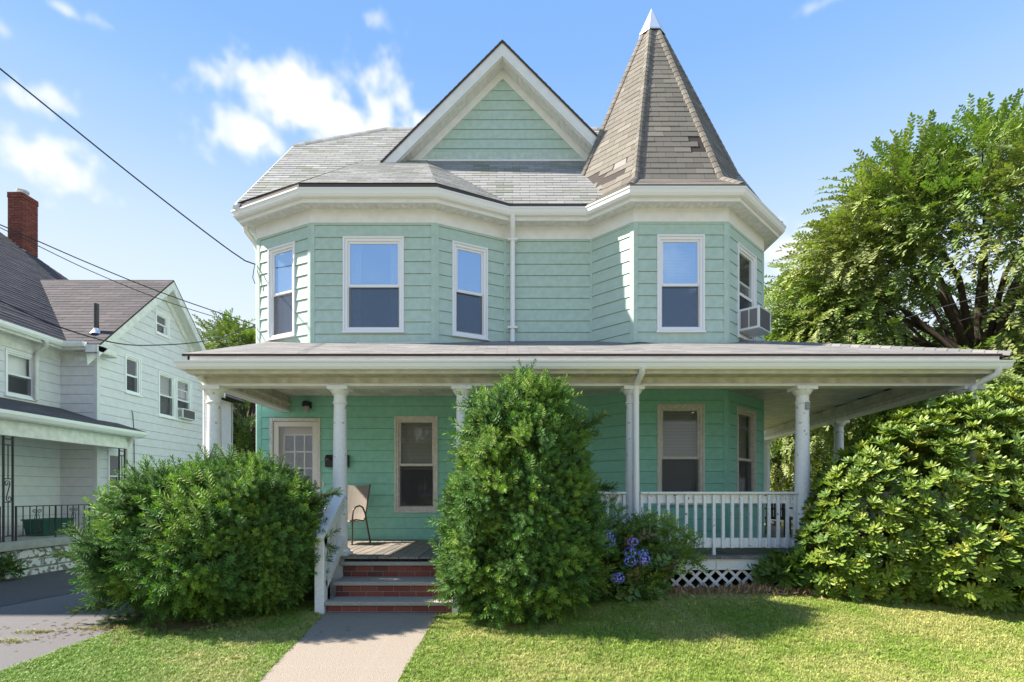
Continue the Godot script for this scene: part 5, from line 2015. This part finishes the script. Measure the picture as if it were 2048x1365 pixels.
func build_ground() -> void:
	var soil: Material = M("lawn_soil", Color(0.23, 0.21, 0.11), 0.95, blotch_tex("turf", 61, 0.03, Color(0.85, 0.95, 0.7), Color(1.0, 0.9, 0.75), 0.45, 0.3), 0.5, texs["fine"], 0.6)
	var xs := [-400.0, -120.0, -40.0, -20.0]
	xs.append_array(steps_of(-12.0, 12.0, 0.5))
	xs.append_array([20.0, 40.0, 120.0, 400.0])
	var ds := [-200.0, -60.0, -20.0, -8.0]
	ds.append_array(steps_of(-4.0, 12.0, 0.5))
	ds.append_array([20.0, 40.0, 120.0, 600.0])
	struct("ground", ground_sheet(rect2(-400, -200, 400, 600), 0.0, xs, ds), soil)
	# concrete walk
	var a := onground(648, 1229)
	var b := onground(876, 1229)
	var c := onground(797, 1364)
	var d := onground(520, 1364)
	var pa := [Vector2(a.x, -a.z + 0.1), Vector2(b.x, -b.z + 0.1), Vector2(c.x, -c.z), Vector2(d.x, -d.z)]
	var walk := PackedVector2Array([pa[0], pa[1], pa[2], pa[2] + (pa[2] - pa[1]) * 1.5, pa[3] + (pa[2] - pa[1]) * 1.5 + Vector2(-0.1, 0), pa[3]])
	path_poly = walk
	struct("path", ground_sheet(walk, 0.012, steps_of(-4, 2, 0.5), steps_of(-2, 8, 0.25)), M("walk_concrete", Color(0.37, 0.32, 0.265), 0.9, blotch_tex("aggregate", 71, 0.16, Color(1, 1, 1), Color(0.72, 0.69, 0.66), 0.5, 0.12), 1.1, texs["grit2"], 0.25))
	# driveway between the houses, with a newer dark patch
	var edge := []
	for p in [[-160, 1400], [0, 1345], [60, 1325], [110, 1305], [160, 1287], [215, 1267], [265, 1250], [310, 1236]]:
		var q := onground(p[0], p[1])
		edge.append(Vector2(q.x, -q.z))
	var drive := PackedVector2Array(edge)
	drive.append_array(PackedVector2Array([Vector2(-4.85, 7.6), Vector2(-4.85, 40), Vector2(-8.5, 40), Vector2(-8.5, -3), Vector2(-5.6, -3)]))
	drive_poly = drive
	var asp: Material = M("asphalt", Color(0.165, 0.158, 0.155), 0.95, blotch_tex("asphalt_mix", 81, 0.2, Color(1, 1, 1), Color(0.75, 0.74, 0.76), 0.5, 0.1), 1.2, texs["grit2"], 0.3)
	struct("driveway", ground_sheet(drive, 0.008, steps_of(-9, -3, 0.5), steps_of(-4, 40, 0.5)), asp)
	var s0 := onground(0, 1216)
	var s1 := onground(180, 1181)
	var patch := PackedVector2Array([Vector2(s0.x, -s0.z), Vector2(s1.x, -s1.z), Vector2(-4.95, 10.8), Vector2(-4.95, 40), Vector2(-8.5, 40), Vector2(-8.5, -s0.z - 0.1)])
	struct("driveway_patch", ground_sheet(patch, 0.013, steps_of(-9, -3, 0.5), steps_of(4, 40, 0.5)), M("new_asphalt", Color(0.095, 0.088, 0.088), 0.9, texs["grit"], 1.2, texs["grit2"], 0.3))
	# unseen pavement and road behind the camera, added to bounce sun onto the facade
	struct("pavement", ground_sheet(rect2(-60, -4.2, 60, -2.4), 0.03, steps_of(-60, 60, 20), [-5, -2.0]), M("pavement_concrete", Color(0.42, 0.40, 0.37), 0.9, texs["mottle"], 0.5))
	struct("road", ground_sheet(rect2(-60, -13, 60, -4.6), 0.02, steps_of(-60, 60, 20), [-14, -4.0]), M("road_asphalt", Color(0.19, 0.18, 0.175), 0.95, texs["grit"], 0.6))

var path_poly := PackedVector2Array()
var drive_poly := PackedVector2Array()

func build_grass() -> void:
	rng.seed = 91
	var kinds := []
	for v in 3:
		var mb := MB.new()
		for i in 12:
			var o := Vector3(rng.randf_range(-0.5, 0.5), 0, rng.randf_range(-0.5, 0.5))
			var a := rng.randf() * TAU
			var lean := Vector3(cos(a), 0, sin(a)) * rng.randf_range(0.1, 0.75)
			var h := rng.randf_range(0.55, 1.1)
			var sd := Vector3(-sin(a), 0, cos(a)) * 0.045
			var m := o + lean * 0.3 + Vector3(0, h * 0.6, 0)
			var e := o + lean + Vector3(0, h, 0)
			mb.tint(Color(1, 1, 1) * rng.randf_range(0.75, 1.25))
			mb.quad(o - sd, o + sd, m + sd * 0.8, m - sd * 0.8)
			mb.tri(m - sd * 0.8, m + sd * 0.8, e)
		kinds.append(mb.mesh())
	var n1 := FastNoiseLite.new()
	n1.seed = 3
	n1.frequency = 0.5
	var n2 := FastNoiseLite.new()
	n2.seed = 8
	n2.frequency = 2.2
	for v in 3:
		var xf := []
		var cs := []
		for i in 66000:
			var u := rng.randf()
			var d := 3.5 + 3.9 * u
			var x := rng.randf_range(-1.0, 1.3) * d
			if rng.randf() > d / 7.4:
				continue
			var p := Vector2(x, d)
			if d > 7.22 or Geometry2D.is_point_in_polygon(p, path_poly) or Geometry2D.is_point_in_polygon(p, drive_poly):
				continue
			if x > -2.35 and x < -0.66 and d > 6.5:
				continue
			# bare needle litter under the yew and by the lattice
			var bare := maxf(1.0 - Vector2((x + 3.7) / 1.1, (d - 6.1) / 0.55).length(), 0.0) + maxf(1.0 - absf(d - 7.0) / 0.22, 0.0) * ss(1.5, 2.2, x)
			if rng.randf() < bare * 1.3:
				continue
			var q := n1.get_noise_2d(x, d * 1.4) + 0.55 * n2.get_noise_2d(x, d * 1.3)
			var dry := 0.05 + 0.85 * ss(-0.35, 0.7, q + 0.25 * ss(0.5, 3.0, x) - 0.04 + rng.randf_range(-0.25, 0.25))
			var c := Color(0.25, 0.37, 0.045).lerp(Color(0.50, 0.49, 0.16), dry)
			if x < -2.0:
				c = Color(0.23, 0.38, 0.045).lerp(Color(0.52, 0.49, 0.18), clampf(dry * 0.9, 0, 1))
			var k := rng.randf_range(0.7, 1.2)
			var s := rng.randf_range(0.024, 0.042)
			var sy := s * rng.randf_range(0.6, 1.0)
			xf.append(Transform3D(Basis(Vector3.UP, rng.randf() * TAU).scaled_local(Vector3(s * 1.3, sy, s * 1.3)), P(x, gr(x, d), d)))
			cs.append(Color(c.r * k, c.g * k, c.b * k))
		var o := multi("grass", kinds[v], leafmat("grass_blade", Color(0.16, 0.2, 0.03), 0.6), xf, cs, self)
		o.set_meta("label", "short mown lawn grass with dry straw-coloured patches")
		o.set_meta("category", "grass")
	# tufts in the cracks of the driveway
	var tx := []
	var tc := []
	for spot in [[65, 1268, 0.11], [20, 1286, 0.1], [190, 1262, 0.16], [225, 1257, 0.14]]:
		var g := onground(spot[0], spot[1])
		for i in 45:
			var p := g + Vector3(rng.randfn() * spot[2], 0.012, rng.randfn() * 0.03)
			var s := rng.randf_range(0.02, 0.035)
			tx.append(Transform3D(Basis(Vector3.UP, rng.randf() * TAU).scaled_local(Vector3(s * 1.3, s, s * 1.3)), p))
			tc.append(Color(0.40, 0.36, 0.10) * rng.randf_range(0.8, 1.2))
	var wo := multi("crack_weeds", kinds[0], mats["grass_blade"], tx, tc, self)
	wo.set_meta("label", "yellowing grass tufts growing in the driveway cracks")
	wo.set_meta("category", "weeds")
	# dead stems and leaves raked against the lattice
	var lm := MB.new()
	leaf(lm, Vector3.ZERO, Vector3.UP, Vector3.RIGHT, 1.0, 0.22, 0.2, Color(1, 1, 1), 0.3)
	var lx := []
	var lc := []
	for i in 2600:
		var x := rng.randf_range(1.9, 4.3)
		var pile := 0.07 * exp(-pow((x - 3.1) / 0.35, 2)) + 0.05 * exp(-pow((x - 3.75) / 0.3, 2)) + 0.012
		var d := 6.98 + rng.randfn() * 0.12
		var t := Transform3D(Basis(rnd3(), rng.randf() * TAU).scaled_local(Vector3.ONE * rng.randf_range(0.03, 0.1)), P(x, gr(x, d) + rng.randf() * pile, d))
		lx.append(t)
		lc.append(Color(0.36, 0.24, 0.13) * rng.randf_range(0.6, 1.3))
	for i in 900:
		var x := -3.7 + rng.randfn() * 0.7
		var d := 6.0 + rng.randfn() * 0.28
		lx.append(Transform3D(Basis(Vector3.UP, rng.randf() * TAU) * Basis(Vector3.RIGHT, 1.4).scaled_local(Vector3.ONE * rng.randf_range(0.03, 0.07)), P(x, gr(x, d) + 0.012, d)))
		lc.append(Color(0.17, 0.10, 0.055) * rng.randf_range(0.6, 1.3))
	var lo := multi("leaf_litter", lm.mesh(), leafmat("dead_leaf", Color(0.1, 0.08, 0.04), 0.8), lx, lc, self)
	lo.set_meta("label", "tan dead stems and leaves piled against the white lattice")
	lo.set_meta("category", "leaf litter")

func wire_run(pts: Array, r: float, label: String, group := "") -> void:
	var cv := Curve3D.new()
	for k in pts.size():
		var tg: Vector3 = (pts[mini(k + 1, pts.size() - 1)] - pts[maxi(k - 1, 0)]) * 0.17
		cv.add_point(pts[k], -tg, tg)
	var mb := MB.new()
	mb.tube(cv.tessellate_even_length(4, 0.25), PackedFloat32Array([r]), 6)
	tag(obj("overhead_wire", mb, mats["wire"]), label, "wire", group)

func props() -> void:
	# patio chair
	var at := P(-2.80, DK, 9.1)
	var ch := thing("patio_chair", "brown metal patio chair with tan sling seat standing on the porch", "chair", at)
	var B := Basis(Vector3.UP, -0.28)
	var T := Transform3D(B, at)
	var tube: Material = mats["bronze_tube"]
	for s in [-1.0, 1.0]:
		var x: float = 0.27 * s
		var pts := PackedVector3Array()
		for p in [[0.0, 0.24], [0.44, 0.23], [0.56, 0.21], [0.62, 0.14], [0.64, 0.02], [0.61, -0.08], [0.5, -0.16], [0.3, -0.22], [0.0, -0.32]]:
			pts.append(T * Vector3(x, p[0], p[1]))
		var mb := MB.new()
		mb.tube(pts, PackedFloat32Array([0.015]), 8)
		obj("leg_and_arm", mb, tube, ch)
		mb = MB.new()
		pts = PackedVector3Array()
		for p in [[0.40, 0.26], [0.41, 0.1], [0.38, -0.14], [0.46, -0.2], [0.72, -0.27], [1.0, -0.36]]:
			pts.append(T * Vector3(x * 0.92, p[0], p[1]))
		mb.tube(pts, PackedFloat32Array([0.013]), 8)
		obj("seat_rail", mb, tube, ch)
	var prof := [[0.385, 0.265], [0.41, 0.25], [0.395, 0.1], [0.37, -0.1], [0.40, -0.17], [0.52, -0.215], [0.72, -0.275], [0.9, -0.33], [1.0, -0.365]]
	var sb := MB.new()
	for k in prof.size() - 1:
		for q in 6:
			var xa := lerpf(-0.245, 0.245, q / 6.0)
			var xb := lerpf(-0.245, 0.245, (q + 1) / 6.0)
			var da := -0.02 * (1.0 - pow(xa / 0.245, 2))
			var db := -0.02 * (1.0 - pow(xb / 0.245, 2))
			sb.quad(T * Vector3(xa, prof[k][0] + da, prof[k][1] + da), T * Vector3(xb, prof[k][0] + db, prof[k][1] + db), T * Vector3(xb, prof[k + 1][0] + db, prof[k + 1][1] + db), T * Vector3(xa, prof[k + 1][0] + da, prof[k + 1][1] + da))
	obj("sling", sb, mats["sling"], ch)
	# a dark chair on the side porch, and its mate
	var wc := P(5.55, DK, 10.9)
	var c2 := thing("slatted_chair", "dark brown slatted chair on the side porch behind white railing", "chair", wc)
	var T2 := Transform3D(Basis(Vector3.UP, 0.3), wc)
	var dk := M("dark_wood", Color(0.05, 0.035, 0.028), 0.6)
	var mbb := MB.new()
	for k in 6:
		mbb.box(T2, Vector3(-0.27 + 0.1 * k, 0.36, -0.27), Vector3(-0.2 + 0.1 * k, 0.72, -0.25))
	mbb.box(T2, Vector3(-0.3, 0.70, -0.28), Vector3(0.33, 0.76, -0.24))
	obj("backrest", mbb, dk, c2)
	mbb = MB.new()
	mbb.box(T2, Vector3(-0.3, 0.32, -0.27), Vector3(0.33, 0.36, 0.27))
	obj("seat", mbb, dk, c2)
	for q in [[-0.29, -0.26], [0.28, -0.26], [-0.29, 0.22], [0.28, 0.22]]:
		mbb = MB.new()
		mbb.box(T2, Vector3(q[0], 0, q[1]), Vector3(q[0] + 0.045, 0.52 if q[1] > 0 else 0.35, q[1] + 0.045))
		obj("leg", mbb, dk, c2)
	for q in [-0.31, 0.27]:
		mbb = MB.new()
		mbb.box(T2, Vector3(q, 0.52, -0.26), Vector3(q + 0.07, 0.55, 0.3))
		obj("armrest", mbb, dk, c2)
	# mailbox on the wall
	var tw := face(Vector2(-4.6, 9.78), Vector2(1.44, 9.78))
	var mbx := thing("mailbox", "black wall-mounted mailbox beside the front door", "mailbox", tw * Vector3(1.45, 1.93, 0))
	var mm := MB.new()
	mm.cbox(tw, Vector3(1.25, 1.93, 0.016), Vector3(1.66, 2.06, 0.13), 0.008)
	obj("box", mm, mats["black_metal"], mbx)
	mm = MB.new()
	mm.slab(PackedVector2Array([Vector2(1.24, 2.062), Vector2(1.67, 2.062), Vector2(1.655, 2.15), Vector2(1.255, 2.15)]), tw, 0.016, 0.125, 2.06, 0.05, 2.16)
	obj("lid", mm, mats["black_metal"], mbx)
	# porch lamp, unlit
	var lp := thing("porch_light", "black jelly-jar porch light with clear glass under the ceiling above front door", "lamp", P(-3.68, 3.0, 9.68))
	mm = MB.new()
	mm.cbox(Transform3D(Basis.IDENTITY, P(-3.68, 3.05, 9.765)), Vector3(-0.055, -0.055, 0), Vector3(0.055, 0.055, 0.03), 0.006)
	mm.tube(PackedVector3Array([P(-3.68, 3.06, 9.74), P(-3.68, 3.08, 9.66)]), PackedFloat32Array([0.02]), 8)
	mm.lathe(P(-3.68, 3.01, 9.65), [Vector2(0.075, 0.0), Vector2(0.078, 0.05), Vector2(0.06, 0.09), Vector2(0.02, 0.11), Vector2(0.0, 0.112)], 16)
	obj("cap", mm, mats["black_metal"], lp)
	mm = MB.new()
	mm.lathe(P(-3.68, 2.9, 9.65), [Vector2(0.0, 0.0), Vector2(0.04, 0.008), Vector2(0.058, 0.04), Vector2(0.06, 0.11)], 16)
	obj("jar", mm, M("ribbed_glass", Color(0.35, 0.36, 0.33), 0.3), lp)
	# window unit in the turret
	ac_unit(face(P2[7], P2[8]), 0.46, 4.30, 1.0, 4.68, 0.36, "white window air conditioner jutting from the turret's side window")
	# wires
	wire_run([pix(-260, -70, 5.6), pix(0, 138, 7.4), pix(260, 348, 8.5), pix(420, 472, 9.3), pix(490, 522, 9.7), P(-4.64, 5.60, 9.76)], 0.011, "dark overhead cable sloping down to the house's upper corner")
	wire_run([P(-4.66, 5.60, 9.78), pix(507, 540, 9.75), pix(505, 556, 9.72), pix(510, 568, 9.72)], 0.007, "short loose wire dangling below the overhead cable's end")
	wire_run([pix(-150, 392, 7.0), pix(0, 450, 7.6), pix(180, 528, 8.4), pix(340, 592, 9.1), pix(510, 650, 9.8)], 0.008, "upper of twin overhead wires passing the brick chimney to the green house")
	wire_run([pix(-150, 398, 7.05), pix(0, 456, 7.65), pix(180, 542, 8.45), pix(340, 606, 9.15), pix(505, 656, 9.85)], 0.006, "lower of twin overhead wires passing the brick chimney to the green house")
	wire_run([pix(-120, 552, 7.8), pix(0, 602, 8.4), pix(120, 655, 8.8), pix(240, 688, 10.0), pix(330, 690, 11.5), pix(400, 684, 13.0), pix(455, 672, 15.0), pix(560, 630, 19.0)], 0.012, "sagging black cable crossing the white house's roof")
	wire_run([pix(1640, 695, 14.0), pix(1850, 625, 12.4), pix(2048, 572, 11.0), pix(2300, 505, 9.8)], 0.007, "upper, thicker overhead wire crossing in front of the big leafy tree")
	wire_run([pix(1700, 700, 14.0), pix(1900, 648, 12.4), pix(2048, 600, 11.0), pix(2300, 530, 9.8)], 0.005, "lower, thinner overhead wire crossing in front of the big leafy tree")

func _ready() -> void:
	# ---------- camera
	var cam := Camera3D.new()
	cam.name = "camera"
	add_child(cam)
	cam.position = Vector3(0, EYE, 0)
	cam.projection = Camera3D.PROJECTION_FRUSTUM
	cam.near = 0.1
	cam.far = 1200.0
	cam.size = 0.1 * 1365.0 / F
	cam.frustum_offset = Vector2(0, 0.1 * (CY - 682.5) / F)
	cam.current = true
	# ---------- sky, sun and exposure
	var env := Environment.new()
	env.background_mode = Environment.BG_SKY
	var sky := Sky.new()
	var pm := PanoramaSkyMaterial.new()
	pm.panorama = ImageTexture.create_from_image(sky_image())
	sky.sky_material = pm
	env.sky = sky
	env.background_energy_multiplier = 0.475
	env.ambient_light_source = Environment.AMBIENT_SOURCE_SKY
	env.tonemap_mode = Environment.TONE_MAPPER_LINEAR
	env.tonemap_exposure = 2.9
	env.sdfgi_enabled = true
	env.ssao_enabled = true
	env.ssil_enabled = true
	var we := WorldEnvironment.new()
	we.name = "world"
	we.environment = env
	add_child(we)
	var sun := DirectionalLight3D.new()
	sun.name = "sun"
	add_child(sun)
	var el := deg_to_rad(43.0)
	var az := deg_to_rad(5.0)
	var to := Vector3(cos(el) * cos(az), -sin(el), cos(el) * sin(az))
	sun.basis = Basis.looking_at(to, Vector3.UP)
	sun.light_energy = 1.45
	sun.light_color = Color(1.0, 0.965, 0.91)
	sun.light_angular_distance = 1.2
	sun.shadow_enabled = true
	# ---------- setting and things
	rng.seed = 1
	materials()
	build_ground()
	build_house()
	steps_and_path_rail()
	rng.seed = 2
	build_neighbour()
	props()
	plants()
	build_grass()

func plants() -> void:
	rng.seed = 31
	M("bark", Color(0.10, 0.07, 0.05), 0.9, texs["grain"], 2.0)
	yew("yew_bush", "broad round yew bush between driveway and steps handrail", P(-3.8, gr(-3.8, 6.6), 6.6), [[P(-3.7, 0.86, 6.62), Vector3(1.2, 0.8, 0.78)], [P(-4.35, 0.75, 6.55), Vector3(0.56, 0.55, 0.58)], [P(-3.02, 0.92, 6.6), Vector3(0.48, 0.66, 0.52)], [P(-3.2, 1.35, 6.6), Vector3(0.62, 0.38, 0.55)], [P(-4.1, 1.25, 6.6), Vector3(0.58, 0.42, 0.55)], [P(-3.62, 1.4, 6.7), Vector3(0.5, 0.38, 0.5)]], 9500, [[pix(165, 1070, 6.5), Vector3(-1, 0.1, 0.1).normalized()], [pix(150, 1110, 6.5), Vector3(-1, 0.02, 0.1).normalized()], [pix(195, 1215, 6.2), Vector3(-1, -0.1, 0.2).normalized()], [pix(250, 1238, 6.1), Vector3(-1, -0.15, 0.2).normalized()], [pix(640, 1000, 6.5), Vector3(0.8, 0.5, 0).normalized()]])
	yew("yew_bush", "tall upright yew bush between brick steps and blue hydrangea", P(0.1, gr(0.1, 6.4), 6.4), [[P(0.10, 0.75, 6.45), Vector3(0.83, 0.78, 0.75)], [P(0.10, 1.3, 6.45), Vector3(0.80, 0.78, 0.7)], [P(0.12, 1.85, 6.47), Vector3(0.64, 0.68, 0.58)], [P(0.22, 2.25, 6.47), Vector3(0.42, 0.6, 0.4)], [P(0.45, 2.05, 6.47), Vector3(0.34, 0.55, 0.35)], [P(-0.1, 2.12, 6.47), Vector3(0.32, 0.55, 0.33)]], 8500, [[pix(1180, 850, 6.45), Vector3(0.8, 0.5, 0).normalized()], [pix(1190, 985, 6.45), Vector3(0.9, 0.35, 0).normalized()]])
	rhododendron()
	hydrangea()
	rose()
	var vt := leaf_twig(8, 0.34, 0.26, 0.5)
	shrub("trailing_vine", "broad-leaved vine trailing over the skirt board beside the rhododendron", P(3.6, gr(3.6, 6.95), 6.95), [[P(3.65, 0.52, 6.95), Vector3(0.26, 0.2, 0.15)], [P(3.35, 0.48, 7.05), Vector3(0.2, 0.1, 0.08)]], 90, vt, Vector2(0.2, 0.32), [Color(0.09, 0.17, 0.035), Color(0.12, 0.2, 0.035)], "vine")
	shrub("weed_clump", "small weeds growing at the foot of the white house's stone base", P(-8.4, 0, 9.0), [[P(-8.4, 0.2, 9.0), Vector3(0.14, 0.24, 0.2)]], 45, vt, Vector2(0.12, 0.2), [Color(0.1, 0.18, 0.035)], "weeds")
	# trees
	var elm := [leaf_twig(13, 0.2, 0.1, 0.5), leaf_twig(15, 0.18, 0.09, 0.35)]
	var summer := [Color(0.20, 0.29, 0.065), Color(0.24, 0.31, 0.08), Color(0.165, 0.26, 0.06), Color(0.28, 0.33, 0.10)]
	tree("elm_tree", "big spreading elm tree with drooping leafy branches behind the porch's right end", P(13.2, 0, 15.2), 3.6, 0.34, P(13.0, 6.35, 15.2), Vector3(5.5, 4.4, 4.3), 215, 72, elm, Vector2(0.45, 0.75), 0.95, summer, 201)
	tree("maple_tree", "dense leafy tree with leaning trunk standing between the two houses", P(-10.2, 0, 21.5), 2.6, 0.24, P(-11.4, 5.2, 22.5), Vector3(3.2, 3.2, 2.4), 90, 46, elm, Vector2(0.45, 0.7), 0.8, summer, 202)
	tree("maple_tree", "rounded tree with yellowing leaves beyond the white house's gable", P(-17.0, 0, 29), 2.5, 0.25, P(-17.0, 6.2, 29), Vector3(3.4, 3.0, 2.5), 70, 46, elm, Vector2(0.5, 0.8), 0.9, summer, 203)
	tree("backyard_tree", "leafy tree seen through the side porch behind the white columns", P(10.2, 0, 21), 2.2, 0.2, P(10.6, 4.4, 21), Vector3(3.0, 3.2, 2.2), 80, 46, elm, Vector2(0.45, 0.7), 0.8, summer, 204, "trees behind the side porch")
	tree("backyard_tree", "leafy tree behind the rhododendron and the side porch", P(16.5, 0, 20), 2.2, 0.2, P(16.0, 4.2, 20), Vector3(3.4, 3.4, 2.4), 80, 46, elm, Vector2(0.45, 0.7), 0.8, summer, 205)
	# trees across the road, which the porch windows mirror
	tree("street_tree", "round street tree standing across the road, left of the walk", P(-7, 0, -19), 2.6, 0.25, P(-7, 5.4, -19), Vector3(3.6, 3.2, 3.2), 60, 40, elm, Vector2(0.5, 0.8), 1.0, summer, 206)
	tree("street_tree", "taller street tree standing across the road, right of the walk", P(4.5, 0, -21), 2.8, 0.28, P(4.5, 6.0, -21), Vector3(4.0, 3.8, 3.4), 60, 40, elm, Vector2(0.5, 0.8), 1.0, summer, 207)
	rng.seed = 40
	for k in 5:
		var x := 11.0 + 3.2 * k
		shrub("hedge_bush", "green bush in the row behind the side porch", P(x, 0, 24), [[P(x, 1.0, 24), Vector3(2.0, 1.1, 1.0)]], 330, elm[0], Vector2(0.5, 0.8), summer, "bush").set_meta("group", "bushes behind the side porch")
